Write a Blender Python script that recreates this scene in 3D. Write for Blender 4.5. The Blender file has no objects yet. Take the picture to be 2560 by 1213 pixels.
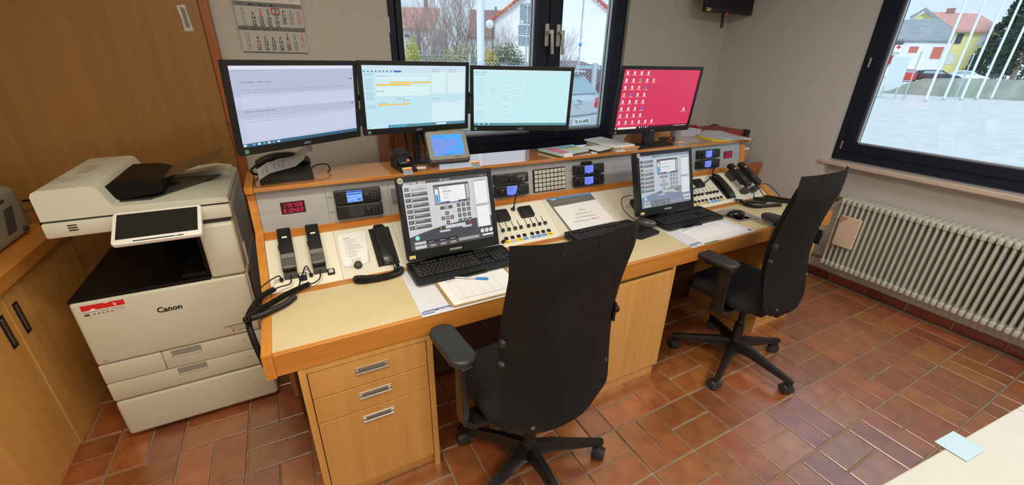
import bpy, bmesh, math, random
from mathutils import Matrix, Vector
random.seed(7)
sc = bpy.context.scene
COL = sc.collection
R = math.radians
def lin(c):
    return c/12.92 if c <= .04045 else ((c+.055)/1.055)**2.4
def rgb(r, g, b):
    return (lin(r/255), lin(g/255), lin(b/255), 1)
# ---------------------------------------------------------------- camera, world, lamps, exposure
cd = bpy.data.cameras.new('camera'); cam = bpy.data.objects.new('camera', cd); COL.objects.link(cam)
cd.sensor_width = 36; cd.lens = 1037.08/2560*36; cd.clip_start = .05; cd.clip_end = 600
cam.matrix_world = Matrix(((.88335641, .17273851, -.43570961, -1.11508),
                           (-.46817967, .36906581, -.80286875, -1.0131),
                           (.02211917, .91320963, .4068893, 1.58075), (0, 0, 0, 1)))
sc.camera = cam
w = bpy.data.worlds.new('overcast_sky'); sc.world = w; w.use_nodes = True
nt = w.node_tree; bgn = nt.nodes['Background']
tcw = nt.nodes.new('ShaderNodeTexCoord'); sep = nt.nodes.new('ShaderNodeSeparateXYZ'); rw = nt.nodes.new('ShaderNodeValToRGB')
nt.links.new(tcw.outputs['Generated'], sep.inputs[0]); nt.links.new(sep.outputs['Z'], rw.inputs[0]); nt.links.new(rw.outputs[0], bgn.inputs[0])
rw.color_ramp.elements[0].position = 0; rw.color_ramp.elements[0].color = rgb(205, 222, 236)
rw.color_ramp.elements[1].position = .45; rw.color_ramp.elements[1].color = rgb(172, 204, 232)
bgn.inputs[1].default_value = 1.35
def sun(name, e, rot, ang, col):
    l = bpy.data.lights.new(name, 'SUN'); l.energy = e; l.angle = R(ang); l.color = col
    o = bpy.data.objects.new(name, l); COL.objects.link(o); o.rotation_euler = rot
sun('veiled_sun', 1.9, (R(52), 0, R(-48)), 25, (1, .97, .93))
def area(name, loc, sx, sy, e, col, rot=(0, 0, 0)):
    l = bpy.data.lights.new(name, 'AREA'); l.shape = 'RECTANGLE'; l.size = sx; l.size_y = sy; l.energy = e; l.color = col
    o = bpy.data.objects.new(name, l); COL.objects.link(o); o.location = loc; o.rotation_euler = rot
area('ceiling_lamp', (-1.15, -.35, 2.5), 1.2, .3, 31, (1, .905, .69))
area('ceiling_lamp', (-.6, -1.9, 2.5), 1.2, .3, 30, (1, .92, .76))
area('ceiling_lamp', (1.2, -1.2, 2.5), 1.2, .3, 34, (1, .975, .92))
sc.view_settings.view_transform = 'Standard'; sc.view_settings.look = 'None'
sc.view_settings.gamma = 1; sc.view_settings.use_curve_mapping = False
sc.view_settings.exposure = 0.0
# ---------------------------------------------------------------- materials
MATS = {}
def mat(name, c, rough=.5, metal=0, c2=None, scale=(4, 4, 4), detail=3, bump=0, bscale=None, coat=0, rnd=0, spec=.5, ramp=(.35, .65), alpha=1):
    m = bpy.data.materials.new(name); m.use_nodes = True; t = m.node_tree; b = t.nodes['Principled BSDF']
    b.inputs['Base Color'].default_value = c; b.inputs['Roughness'].default_value = rough; b.inputs['Metallic'].default_value = metal
    b.inputs['Specular IOR Level'].default_value = spec
    b.inputs['Coat Weight'].default_value = coat; b.inputs['Coat Roughness'].default_value = .03
    tc = t.nodes.new('ShaderNodeTexCoord'); mp = t.nodes.new('ShaderNodeMapping'); t.links.new(tc.outputs['Object'], mp.inputs[0])
    mp.inputs['Scale'].default_value = scale
    col = None
    if c2:
        n = t.nodes.new('ShaderNodeTexNoise'); n.inputs['Scale'].default_value = 1; n.inputs['Detail'].default_value = detail; n.inputs['Roughness'].default_value = .6
        t.links.new(mp.outputs[0], n.inputs[0])
        r = t.nodes.new('ShaderNodeValToRGB'); r.color_ramp.elements[0].color = c; r.color_ramp.elements[1].color = c2
        r.color_ramp.elements[0].position, r.color_ramp.elements[1].position = ramp
        t.links.new(n.outputs[0], r.inputs[0]); col = r.outputs[0]
    if rnd:
        oi = t.nodes.new('ShaderNodeObjectInfo'); h = t.nodes.new('ShaderNodeHueSaturation')
        mr = t.nodes.new('ShaderNodeMapRange'); mr.inputs[3].default_value = 1-rnd; mr.inputs[4].default_value = 1+rnd
        m2 = t.nodes.new('ShaderNodeMapRange'); m2.inputs[3].default_value = .5-.045*rnd; m2.inputs[4].default_value = .5+.045*rnd
        mu = t.nodes.new('ShaderNodeMath'); mu.operation = 'MULTIPLY'; mu.inputs[1].default_value = 7.31
        fr = t.nodes.new('ShaderNodeMath'); fr.operation = 'FRACT'
        t.links.new(oi.outputs['Random'], mr.inputs[0]); t.links.new(oi.outputs['Random'], mu.inputs[0]); t.links.new(mu.outputs[0], fr.inputs[0]); t.links.new(fr.outputs[0], m2.inputs[0])
        t.links.new(mr.outputs[0], h.inputs['Value']); t.links.new(m2.outputs[0], h.inputs['Hue'])
        if col: t.links.new(col, h.inputs['Color'])
        else: h.inputs['Color'].default_value = c
        col = h.outputs[0]
    if col: t.links.new(col, b.inputs['Base Color'])
    if bump:
        n = t.nodes.new('ShaderNodeTexNoise'); n.inputs['Scale'].default_value = bscale or 200; n.inputs['Detail'].default_value = 2
        t.links.new(tc.outputs['Object'], n.inputs[0])
        bp = t.nodes.new('ShaderNodeBump'); bp.inputs['Strength'].default_value = bump; bp.inputs['Distance'].default_value = .004
        t.links.new(n.outputs[0], bp.inputs['Height']); t.links.new(bp.outputs[0], b.inputs['Normal'])
    if alpha < 1: b.inputs['Alpha'].default_value = alpha
    MATS[name] = m
    return m
def emit(name, c, s=1):
    m = bpy.data.materials.new(name); m.use_nodes = True; t = m.node_tree; b = t.nodes['Principled BSDF']
    b.inputs['Base Color'].default_value = (0.01, .01, .01, 1); b.inputs['Emission Color'].default_value = c; b.inputs['Emission Strength'].default_value = s
    return m
def attr_mat(name, em):
    m = bpy.data.materials.new(name); m.use_nodes = True; t = m.node_tree; b = t.nodes['Principled BSDF']
    a = t.nodes.new('ShaderNodeVertexColor'); a.layer_name = 'Col'
    if em:
        b.inputs['Base Color'].default_value = (.004, .004, .004, 1); b.inputs['Roughness'].default_value = .35
        t.links.new(a.outputs[0], b.inputs['Emission Color']); b.inputs['Emission Strength'].default_value = em
    else:
        t.links.new(a.outputs[0], b.inputs['Base Color']); b.inputs['Roughness'].default_value = .55
    return m
def wood(name, c, c2, grain, rough=.4, coat=0):
    s = {'x': (1.6, 34, 34), 'y': (34, 1.6, 34), 'z': (30, 30, 1.1)}[grain]
    return mat(name, c, rough, 0, c2, s, 5, coat=coat, ramp=(.3, .72))
W_BLACK = mat('black_plastic', rgb(27, 27, 29), .38)
W_MATT = mat('matt_black', rgb(24, 24, 26), .62, bump=.05, bscale=900)
W_SHELL = mat('shell_black', rgb(42, 42, 44), .5, bump=.06, bscale=700)
W_FAB = mat('black_fabric', rgb(20, 20, 24), .9, c2=rgb(30, 30, 36), scale=(300, 300, 300), bump=.2, bscale=900)
W_PAD = mat('arm_pad', rgb(46, 48, 52), .42, bump=.04, bscale=500)
W_DGREY = mat('dark_grey', rgb(62, 61, 60), .5)
W_GREY = mat('mid_grey', rgb(120, 118, 114), .45)
W_CHROME = mat('chrome', rgb(188, 186, 182), .3, 1)
W_STEEL = mat('brushed_steel', rgb(170, 168, 164), .35, 1, c2=rgb(150, 148, 145), scale=(3, 3, 400))
W_ALU = mat('panel_alu', rgb(186, 187, 190), .42, .35, c2=rgb(178, 179, 183), scale=(2, 2, 60))
W_LAM = mat('cream_laminate', rgb(220, 203, 160), .34, c2=rgb(215, 198, 154), scale=(7, 7, 7))
W_SLANT = mat('ivory_laminate', rgb(236, 232, 216), .38)
W_WHITE = mat('white_plastic', rgb(212, 213, 198), .42)
W_WHITE2 = mat('bright_white_plastic', rgb(238, 238, 235), .35)
W_PAPER = mat('paper', rgb(238, 238, 240), .8)
W_PAPER2 = mat('paper_mat', rgb(224, 224, 236), .6)
W_YPAPER = mat('yellow_paper', rgb(246, 222, 60), .7)
W_CARD = mat('card', rgb(196, 150, 112), .8)
WD_X = wood('beech_x', rgb(190, 118, 46), rgb(212, 144, 66), 'x', .33)
WD_Y = wood('beech_y', rgb(196, 122, 46), rgb(218, 150, 68), 'y', .33)
WD_LEDGE = wood('ledge_wood', rgb(192, 122, 58), rgb(212, 144, 74), 'x', .16, 1)
WD_Z = wood('oak_front', rgb(206, 150, 78), rgb(222, 170, 98), 'z', .4)
WD_DARK = wood('wardrobe_oak', rgb(142, 98, 46), rgb(153, 110, 56), 'z', .42)
WD_RED = wood('red_jamb', rgb(150, 78, 36), rgb(166, 92, 46), 'z', .4)
WD_BOX = wood('box_wood', rgb(168, 100, 58), rgb(182, 114, 68), 'z', .45)
W_WALL = mat('ingrain_wall', rgb(192, 187, 180), .9, c2=rgb(198, 193, 187), scale=(90, 90, 90), bump=.55, bscale=130)
W_WALLR = mat('smooth_wall', rgb(206, 202, 199), .9, bump=.15, bscale=160)
W_SILL = mat('sill_stone', rgb(208, 190, 174), .35, c2=rgb(198, 178, 162), scale=(40, 40, 40))
W_TILE = mat('terracotta_tile', rgb(140, 75, 38), .35, c2=rgb(166, 99, 50), scale=(11, 11, 11), rnd=.22, bump=.08, bscale=60, spec=.6, coat=1)
W_GROUT = mat('grout', rgb(142, 128, 110), .8, c2=rgb(158, 142, 122), scale=(20, 20, 20))
W_SKIRT = mat('skirting_tile', rgb(120, 58, 40), .3, rnd=.12)
W_FRAME = mat('black_window_frame', rgb(18, 23, 42), .5, spec=.35)
W_HANDLE = mat('handle_silver', rgb(196, 194, 190), .35, .25)
W_SPACER = mat('spacer', rgb(190, 192, 194), .35, .6)
W_RAD = mat('radiator_enamel', rgb(197, 198, 187), .4)
W_BRASS = mat('old_brass', rgb(150, 138, 96), .4, .7)
W_TILE.node_tree.nodes['Principled BSDF'].inputs['Coat IOR'].default_value = 2.5; W_TILE.node_tree.nodes['Principled BSDF'].inputs['Coat Roughness'].default_value = .30
WD_LEDGE.node_tree.nodes['Principled BSDF'].inputs['Coat IOR'].default_value = 2.2
W_TABLE = mat('white_tabletop', rgb(194, 194, 188), .4, c2=rgb(189, 188, 181), scale=(5, 5, 5))
W_RED = mat('red_plastic', rgb(178, 40, 38), .4)
W_BLUEP = mat('blue_pen', rgb(20, 130, 225), .35)
W_FAX = mat('grey_machine', rgb(158, 154, 142), .5)
W_HARD = mat('hardboard', rgb(178, 150, 104), .7, c2=rgb(150, 122, 80), scale=(60, 60, 60))
W_RUB = mat('cord_black', rgb(22, 22, 23), .5)
PRINT = attr_mat('print', 0); SCREEN = attr_mat('lit_screen', 1.0)
REDLED = emit('red_led', rgb(255, 30, 70), 1.6)
def glass_mat():
    m = bpy.data.materials.new('window_glass'); m.use_nodes = True; t = m.node_tree
    for n in list(t.nodes):
        if n.type == 'BSDF_PRINCIPLED': t.nodes.remove(n)
    o = [n for n in t.nodes if n.type == 'OUTPUT_MATERIAL'][0]
    a = t.nodes.new('ShaderNodeBsdfTransparent'); g = t.nodes.new('ShaderNodeBsdfGlossy'); g.inputs['Roughness'].default_value = .02
    a.inputs[0].default_value = (.98, 1, 1, 1)
    x = t.nodes.new('ShaderNodeMixShader'); x.inputs[0].default_value = .05
    t.links.new(a.outputs[0], x.inputs[1]); t.links.new(g.outputs[0], x.inputs[2]); t.links.new(x.outputs[0], o.inputs[0])
    return m
GLASS = glass_mat()
# ---------------------------------------------------------------- mesh helpers
def frame(o, u, v):
    u = Vector(u).normalized(); v = Vector(v).normalized(); n = u.cross(v)
    return Matrix(((u.x, v.x, n.x, o[0]), (u.y, v.y, n.y, o[1]), (u.z, v.z, n.z, o[2]), (0, 0, 0, 1)))
class B:
    def __init__(s, T=None):
        s.bm = bmesh.new(); s.T = T or Matrix()
    def _fin(s, vs):
        if s.T != Matrix():
            for v in vs: v.co = s.T @ v.co
        return s
    def box(s, c, d, bev=0, seg=1, rot=None):
        m = Matrix.Translation(c) @ (rot or Matrix()) @ Matrix.Diagonal((d[0], d[1], d[2], 1))
        r = bmesh.ops.create_cube(s.bm, size=1, matrix=m); vs = r['verts']
        if bev:
            es = list({e for v in vs for e in v.link_edges})
            q = bmesh.ops.bevel(s.bm, geom=es, offset=bev, segments=seg, affect='EDGES', profile=.5)
            vs = list({v for f in q['faces'] for v in f.verts} | {v for v in vs if v.is_valid})
        return s._fin(vs)
    def bb(s, x0, x1, y0, y1, z0, z1, bev=0, seg=1):
        return s.box(((x0+x1)/2, (y0+y1)/2, (z0+z1)/2), (abs(x1-x0), abs(y1-y0), abs(z1-z0)), bev, seg)
    def prism(s, pts, n0, n1, bev=0, seg=1):
        a = [s.bm.verts.new((p[0], p[1], n0)) for p in pts]; b = [s.bm.verts.new((p[0], p[1], n1)) for p in pts]; k = len(pts)
        fs = [s.bm.faces.new(b), s.bm.faces.new(a[::-1])] + [s.bm.faces.new((a[i], a[(i+1) % k], b[(i+1) % k], b[i])) for i in range(k)]
        vs = a+b
        if bev:
            es = list({e for f in fs[:1] for e in f.edges})
            q = bmesh.ops.bevel(s.bm, geom=es, offset=bev, segments=seg, affect='EDGES', profile=.5)
            vs = list({v for f in q['faces'] for v in f.verts} | {v for v in vs if v.is_valid})
        return s._fin(vs)
    def yz(s, pts, x0, x1):                       # profile in (y, z) pulled along x
        a = [s.bm.verts.new((x0, p[0], p[1])) for p in pts]; b = [s.bm.verts.new((x1, p[0], p[1])) for p in pts]; k = len(pts)
        s.bm.faces.new(a[::-1]); s.bm.faces.new(b)
        for i in range(k): s.bm.faces.new((a[i], a[(i+1) % k], b[(i+1) % k], b[i]))
        return s._fin(a+b)
    def cyl(s, p0, p1, r0, r1=None, n=16):
        r1 = r0 if r1 is None else r1; p0 = Vector(p0); p1 = Vector(p1); d = (p1-p0).normalized()
        x = d.orthogonal().normalized(); y = d.cross(x); A = []; Bv = []
        for i in range(n):
            t = 2*math.pi*i/n; q = x*math.cos(t)+y*math.sin(t)
            A.append(s.bm.verts.new(p0+q*r0)); Bv.append(s.bm.verts.new(p1+q*r1))
        for i in range(n): s.bm.faces.new((A[i], A[(i+1) % n], Bv[(i+1) % n], Bv[i]))
        s.bm.faces.new(A[::-1]); s.bm.faces.new(Bv)
        return s._fin(A+Bv)
    def lathe(s, prof, c=(0, 0, 0), n=20):        # (r, z) profile around local z
        rings = []
        for r, z in prof:
            rings.append([s.bm.verts.new((c[0]+r*math.cos(2*math.pi*i/n), c[1]+r*math.sin(2*math.pi*i/n), c[2]+z)) for i in range(n)])
        for a, b in zip(rings, rings[1:]):
            for i in range(n): s.bm.faces.new((a[i], a[(i+1) % n], b[(i+1) % n], b[i]))
        s.bm.faces.new(rings[0][::-1]); s.bm.faces.new(rings[-1])
        return s._fin([v for r in rings for v in r])
    def tube(s, pts, r, n=6):
        pts = [Vector(p) for p in pts]; rings = []; up = None
        for i, p in enumerate(pts):
            d = (pts[min(i+1, len(pts)-1)]-pts[max(i-1, 0)]).normalized()
            if up is None: up = d.orthogonal().normalized()
            up = (up-d*up.dot(d)); up = up.normalized() if up.length > 1e-6 else d.orthogonal().normalized()
            y = d.cross(up); rr = r[i] if isinstance(r, (list, tuple)) else r
            rings.append([s.bm.verts.new(p+(up*math.cos(2*math.pi*k/n)+y*math.sin(2*math.pi*k/n))*rr) for k in range(n)])
        for a, b in zip(rings, rings[1:]):
            for i in range(n): s.bm.faces.new((a[i], a[(i+1) % n], b[(i+1) % n], b[i]))
        s.bm.faces.new(rings[0][::-1]); s.bm.faces.new(rings[-1])
        return s._fin([v for q in rings for v in q])
    def loft(s, rings):                            # list of equal-length vertex rings
        V = [[s.bm.verts.new(p) for p in r] for r in rings]; n = len(V[0])
        for a, b in zip(V, V[1:]):
            for i in range(n): s.bm.faces.new((a[i], a[(i+1) % n], b[(i+1) % n], b[i]))
        s.bm.faces.new(V[0][::-1]); s.bm.faces.new(V[-1])
        return s._fin([v for q in V for v in q])
    def sheet(s, P, th=0):                         # grid of points; optional thickness along -normal
        V = [[s.bm.verts.new(p) for p in r] for r in P]; fs = []
        for i in range(len(V)-1):
            for j in range(len(V[0])-1): fs.append(s.bm.faces.new((V[i][j], V[i][j+1], V[i+1][j+1], V[i+1][j])))
        vs = [v for r in V for v in r]
        if th:
            g = bmesh.ops.solidify(s.bm, geom=fs, thickness=th)
            vs = list(set(vs) | {x for x in g['geom'] if isinstance(x, bmesh.types.BMVert)})
        return s._fin(vs)
    def ball(s, c, r, sub=2, sc=(1, 1, 1)):
        q = bmesh.ops.create_icosphere(s.bm, subdivisions=sub, radius=r, matrix=Matrix.Translation(c) @ Matrix.Diagonal((*sc, 1)))
        return s._fin(q['verts'])
def rr(w, h, r, n=4, cx=0, cy=0):                  # rounded rectangle outline
    o = []
    for sx, sy, a0 in ((1, 1, 0), (-1, 1, 90), (-1, -1, 180), (1, -1, 270)):
        for k in range(n+1):
            a = R(a0+90*k/n); o.append((cx+sx*(w/2-r)+r*math.cos(a), cy+sy*(h/2-r)+r*math.sin(a)))
    return o
ROOTS = {}
def ob(name, b, m, parent=None, smooth=0, kind=None, label=None):
    if isinstance(b, B):
        bmesh.ops.recalc_face_normals(b.bm, faces=b.bm.faces)
        me = bpy.data.meshes.new(name); b.bm.to_mesh(me); b.bm.free()
        me.materials.append(m)
        if smooth:
            me.polygons.foreach_set('use_smooth', [True]*len(me.polygons)); me.set_sharp_from_angle(angle=R(smooth))
    else: me = b
    o = bpy.data.objects.new(name, me); COL.objects.link(o)
    if parent is not None:
        o.parent = parent
        if parent.name in ROOTS: o.matrix_parent_inverse = Matrix.Translation(-Vector(ROOTS[parent.name]))
    if kind: o['kind'] = kind
    if label: o['label'] = label
    return o
def tag(o, label, cat, group=None):
    o['label'] = label; o['category'] = cat
    if group: o['group'] = group
    return o
def thing(name, label, cat, loc=(0, 0, 0), group=None):
    o = bpy.data.objects.new(name, None); COL.objects.link(o); o.location = loc; o.empty_display_size = .05
    ROOTS[o.name] = tuple(loc); return tag(o, label, cat, group)
def struct(name, b, m, parent=None, smooth=0):
    return ob(name, b, m, parent, smooth, 'structure')
def dup(o, loc, rotz=0, label=None, parent=None):
    c = o.copy(); COL.objects.link(c)
    if parent is not None: c.parent = parent
    else: c.location = loc; c.rotation_euler = (0, 0, rotz)
    if label: c['label'] = label
    for ch in o.children: dup(ch, None, parent=c)
    return c
_tc = {}
def glyphs(txt, bold=0, shear=0):
    k = (txt, bold, shear)
    if k not in _tc:
        cu = bpy.data.curves.new('t', 'FONT'); cu.body = txt; cu.size = 1; cu.offset = bold; cu.shear = shear; cu.resolution_u = 2
        o = bpy.data.objects.new('t', cu); COL.objects.link(o)
        me = o.to_mesh(depsgraph=bpy.context.evaluated_depsgraph_get())
        vs = [(v.co.x, v.co.y) for v in me.vertices]; ps = [[vs[i] for i in p.vertices] for p in me.polygons]
        x1 = max([v[0] for v in vs], default=1)
        o.to_mesh_clear(); bpy.data.objects.remove(o); bpy.data.curves.remove(cu); _tc[k] = (ps, x1)
    return _tc[k]
class Flat:                                         # flat print: coloured outlines on one plane (u right, v up)
    def __init__(s): s.q = []; s.z = 0
    def poly(s, pts, c): s.q.append((pts, c, s.z)); return s
    def up(s): s.z += 1; return s
    def rect(s, u0, v0, u1, v1, c): return s.poly([(u0, v0), (u1, v0), (u1, v1), (u0, v1)], c)
    def circ(s, u, v, r, c, n=18, rv=None):
        return s.poly([(u+r*math.cos(2*math.pi*i/n), v+(rv or r)*math.sin(2*math.pi*i/n)) for i in range(n)], c)
    def text(s, t, u, v, size, c, bold=0, align='l', width=None, shear=0):
        ps, x1 = glyphs(t, bold, shear); kx = size if not width else width/x1
        du = {'l': 0, 'c': -x1*kx/2, 'r': -x1*kx}[align]
        for p in ps: s.q.append(([(u+du+x*kx, v+y*size) for x, y in p], c, s.z))
        return s
    def dash(s, u0, u1, v, h, c, k=None):           # a row of print too small to read
        u = u0
        while u < u1:
            d = random.uniform(.4, 1)*(k or (u1-u0)/6); s.rect(u, v, min(u+d, u1), v+h, c); u += d*1.25
        return s
    def build(s, name, T, m, parent=None, off=.0004, step=.00025, label=None, kind=None):
        V = []; F = []; C = []
        for pts, c, z in s.q:
            i = len(V); V += [T @ Vector((p[0], p[1], off+z*step)) for p in pts]; F.append(list(range(i, len(V)))); C += [c]*len(pts)
        me = bpy.data.meshes.new(name); me.from_pydata(V, [], F); me.materials.append(m)
        a = me.color_attributes.new('Col', 'FLOAT_COLOR', 'CORNER'); a.data.foreach_set('color', [x for c in C for x in c])
        return ob(name, me, m, parent, label=label, kind=kind)
def smooth_path(pts, n=8):
    P = [Vector(p) for p in pts]; out = []
    for i in range(len(P)-1):
        a, b, c, d = P[max(i-1, 0)], P[i], P[i+1], P[min(i+2, len(P)-1)]
        for k in range(n):
            t = k/n
            out.append(.5*((2*b)+(c-a)*t+(2*a-5*b+4*c-d)*t*t+(3*b-a-3*c+d)*t**3))
    return out+[P[-1]]
def coil(b, pts, rc=.0085, rw=.0027, pitch=.0056, seg=9, n=4):   # coiled cord along a path
    P = smooth_path(pts, 14); L = [0]
    for a, c in zip(P, P[1:]): L.append(L[-1]+(c-a).length)
    tot = L[-1]; N = int(tot/pitch*seg); out = []; j = 0; up = None
    for i in range(N+1):
        s_ = tot*i/N
        while j < len(L)-2 and L[j+1] < s_: j += 1
        t = (s_-L[j])/max(L[j+1]-L[j], 1e-9); p = P[j].lerp(P[j+1], t); d = (P[j+1]-P[j]).normalized()
        if up is None: up = d.orthogonal().normalized()
        up = (up-d*up.dot(d)).normalized(); y = d.cross(up); a = 2*math.pi*i/seg
        out.append(p+(up*math.cos(a)+y*math.sin(a))*rc)
    return b.tube(out, rw, n)
WHITE = rgb(245, 245, 245); BLK = rgb(18, 18, 20); GR = rgb(128, 128, 130)
# ---------------------------------------------------------------- room
XL, XM, YB, ZC = -2.75, 2.44, 1.71, 2.55            # left wall, right wall, back wall, ceiling
b = B(); b.bb(-2.9, 2.7, -3.3, 2.1, -.12, -.006); floor = struct('floor', b, W_GROUT)
b = B(); b.box((0, 0, -.006), (.118, .2415, .013), .0025, 1); tile_o = ob('tile', b, W_TILE, floor); tile_me = tile_o.data
bpy.data.objects.remove(tile_o)
cells = []; far = []
for i in range(-9, 11):
    for j in range(-5, 9):
        cx, cy = (i+.5)*.25, (j+.5)*.25
        if cy < -1.25 or cx > 2.56 or cy > 1.75: continue
        vis = not (cy > .75 and -1.25 < cx < 1.9) and not (cx < -.45 and cy < -.45) and not (cx < -2.2 and cy < 1.2)
        for s in (-1, 1):
            px, py, r = (cx+s*.0625, cy, 0) if (i-j-1) % 2 == 0 else (cx, cy+s*.0625, 90)
            if px > 2.55: continue
            (cells if vis else far).append((px, py, r))
def put_tile(px, py, r):
    o = ob('tile', tile_me, W_TILE, floor)
    o.location = (px+random.uniform(-.001, .001), py+random.uniform(-.001, .001), random.uniform(-.0008, .0008))
    o.rotation_euler = (R(random.uniform(-.12, .12)), R(random.uniform(-.12, .12)), R(r+random.uniform(-.25, .25)))
cells.sort(key=lambda c: (c[0]+1.1)**2+(c[1]+1)**2)
for c in cells[:300]: put_tile(*c)
b = B()
for px, py, r in cells[300:]+far: b.box((px, py, -.006), (.118, .2415, .013) if r == 0 else (.2415, .118, .013), .0025)
ob('far_tiles', b, W_TILE, floor, kind='stuff')
# back wall round the window
WX0, WX1, WZ0, WZ1 = -.483, 1.316, .945, 2.3
b = B()
b.bb(-2.9, WX0, YB, 2.0, 0, ZC); b.bb(WX1, 1.47, YB, 1.828, 0, ZC); b.bb(1.47, 2.75, YB, 2.0, 0, ZC); b.bb(WX0, WX1, YB, 2.0, 0, WZ0-.02); b.bb(WX0, WX1, YB, 2.0, WZ1, ZC)
wall_back = struct('wall_back', b, W_WALL)
# brick reveal outside, right of the glass: each brick by itself
brick_m = mat('brick', rgb(112, 62, 52), .85, c2=rgb(140, 84, 70), scale=(30, 30, 30), bump=.4, bscale=90, rnd=.15)
k = 0; z = .9
while z < 2.35:
    b = B(); b.box((1.392, 1.89, z+.033), (.146+(.014 if k % 2 else 0), .118, .064), .004); ob('brick', b, brick_m, wall_back); z += .076; k += 1
# right wall with radiator niche under the window
b = B(); RY0, RY1 = .618, -1.3
b.bb(XM, 2.75, RY0, YB, 0, ZC); b.bb(XM, 2.75, -3.3, RY1, 0, ZC); b.bb(XM, 2.75, RY1, RY0, 2.25, ZC); b.bb(2.552, 2.75, RY1, RY0+.04, 0, .93)
wall_right = struct('wall_right', b, W_WALLR)
b = B(); b.bb(XL-.1, XL, -3.3, 2.0, 0, ZC); struct('wall_left', b, W_WALLR)
b = B(); b.bb(-2.9, 2.75, -3.35, -3.25, 0, ZC); struct('wall_front', b, W_WALLR)
b = B(); b.bb(-2.9, 2.75, -3.35, 2.0, ZC, ZC+.1); struct('ceiling', b, mat('ceiling_white', rgb(225, 221, 212), .9))
# skirting of tiles along the niche
y = RY0
b = B(); b.bb(2.545, 2.552, RY1, RY0, 0, .06); base = struct('baseboard_right', b, W_GROUT)
while y > -1.3:
    b = B(); b.bb(2.538, 2.548, y-.246, y-.004, .001, .064, .002); ob('skirting_tile', b, W_SKIRT, base); y -= .25
b = B(); b.bb(1.95, 2.44, 1.70, 1.712, 0, .07); struct('baseboard_back', b, W_SKIRT)
# sills
b = B(); b.bb(2.425, 2.60, -1.3, .66, .905, .938, .006, 2); struct('trim_1', b, W_SILL)
b = B(); b.bb(-.47, 1.31, 1.60, 1.80, .915, .942, .005, 2); struct('trim_2', b, W_SILL)
# back window
def bar(bd, x0, x1, y0, y1, z0, z1): bd.bb(x0, x1, y0, y1, z0, z1, .006, 2)
b = B(); F0, F1 = 1.735, 1.81
bar(b, WX0, WX0+.05, F0, F1, WZ0, WZ1); bar(b, WX1-.075, WX1, F0, F1, WZ0, WZ1); bar(b, WX0+.05, WX1-.075, F0, F1, WZ0, WZ0+.065); bar(b, WX0+.05, WX1-.075, F0, F1, WZ1-.07, WZ1)
win1 = struct('window_1', b, W_FRAME)
for nm, x0, x1 in (('left', WX0+.05, .622), ('right', .626, WX1-.075)):
    b = B(); l, r = (.036, .098) if nm == 'left' else (.104, .046)
    bar(b, x0, x0+l, F0-.012, F1-.01, 1.008, 2.235); bar(b, x1-r, x1, F0-.012, F1-.01, 1.008, 2.235)
    bar(b, x0+l, x1-r, F0-.012, F1-.01, 1.008, 1.072); bar(b, x0+l, x1-r, F0-.012, F1-.01, 2.17, 2.235)
    sash = ob('sash', b, W_FRAME, win1)
    g0, g1 = x0+l, x1-r
    b = B(); b.bb(g0-.004, g1+.004, 1.775, 1.781, 1.068, 2.176); ob('glass_pane', b, GLASS, sash)
    b = B()
    b.bb(g1-.011, g1, 1.755, 1.774, 1.072, 2.17); b.bb(g0, g0+.006, 1.755, 1.774, 1.072, 2.17); b.bb(g0, g1, 1.755, 1.774, 1.072, 1.083)
    b.bb(g1-.016, g1, 1.782, 1.80, 1.072, 2.17); b.bb(g0, g1, 1.782, 1.80, 1.072, 1.088)
    ob('glazing_spacer', b, W_SPACER, sash)
for x, dx in ((.602, .018), (.696, .012)):
    b = B(); b.bb(x-.015, x+.015, 1.712, 1.724, 1.66, 1.80, .003); b.cyl((x, 1.715, 1.745), (x, 1.675, 1.745), .011); 
    h = ob('window_handle', b, W_HANDLE, win1, 30)
    b = B(); b.box((x+dx, 1.672, 1.685), (.022, .014, .155), .005, 2, Matrix.Rotation(R(-4), 4, 'Y')); b.bb(x-.012, x+dx+.01, 1.666, 1.68, 1.735, 1.762, .004); ob('lever', b, W_HANDLE, h, 30)
b = B(); b.cyl((WX0+.004, 1.725, 1.70), (WX0+.004, 1.725, 1.78), .009); ob('hinge', b, W_STEEL, win1, 30)
# right window
b = B(); G0, G1 = 2.50, 2.575; T0 = .618
def barx(bd, y0, y1, z0, z1, x0=G0, x1=G1): bd.bb(x0, x1, y0, y1, z0, z1, .006, 2)
barx(b, T0-.06, T0, .945, 2.2); barx(b, -1.3, T0-.06, .945, 1.01); barx(b, -1.3, T0-.06, 2.14, 2.2); barx(b, -1.3, -1.24, 1.01, 2.14)
win2 = struct('window_2', b, W_FRAME)
b = B(); barx(b, .494, T0-.055, 1.005, 2.14, 2.488, 2.57); barx(b, -1.24, .494, 1.005, 1.07, 2.488, 2.57); barx(b, -1.24, .494, 2.08, 2.14, 2.488, 2.57); barx(b, -1.24, -1.17, 1.07, 2.08, 2.488, 2.57)
sash = ob('sash', b, W_FRAME, win2)
b = B(); b.bb(2.53, 2.536, -1.18, .498, 1.066, 2.085); ob('glass_pane', b, GLASS, sash)
b = B(); b.bb(2.51, 2.529, -1.17, .494, 1.07, 1.08); b.bb(2.51, 2.529, .485, .494, 1.07, 2.08); ob('glazing_spacer', b, W_SPACER, sash)
for z in (1.045, 1.60):
    b = B(); b.cyl((2.483, T0-.05, z-.025), (2.483, T0-.05, z+.035), .008); ob('hinge', b, W_STEEL, win2, 30)
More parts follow.
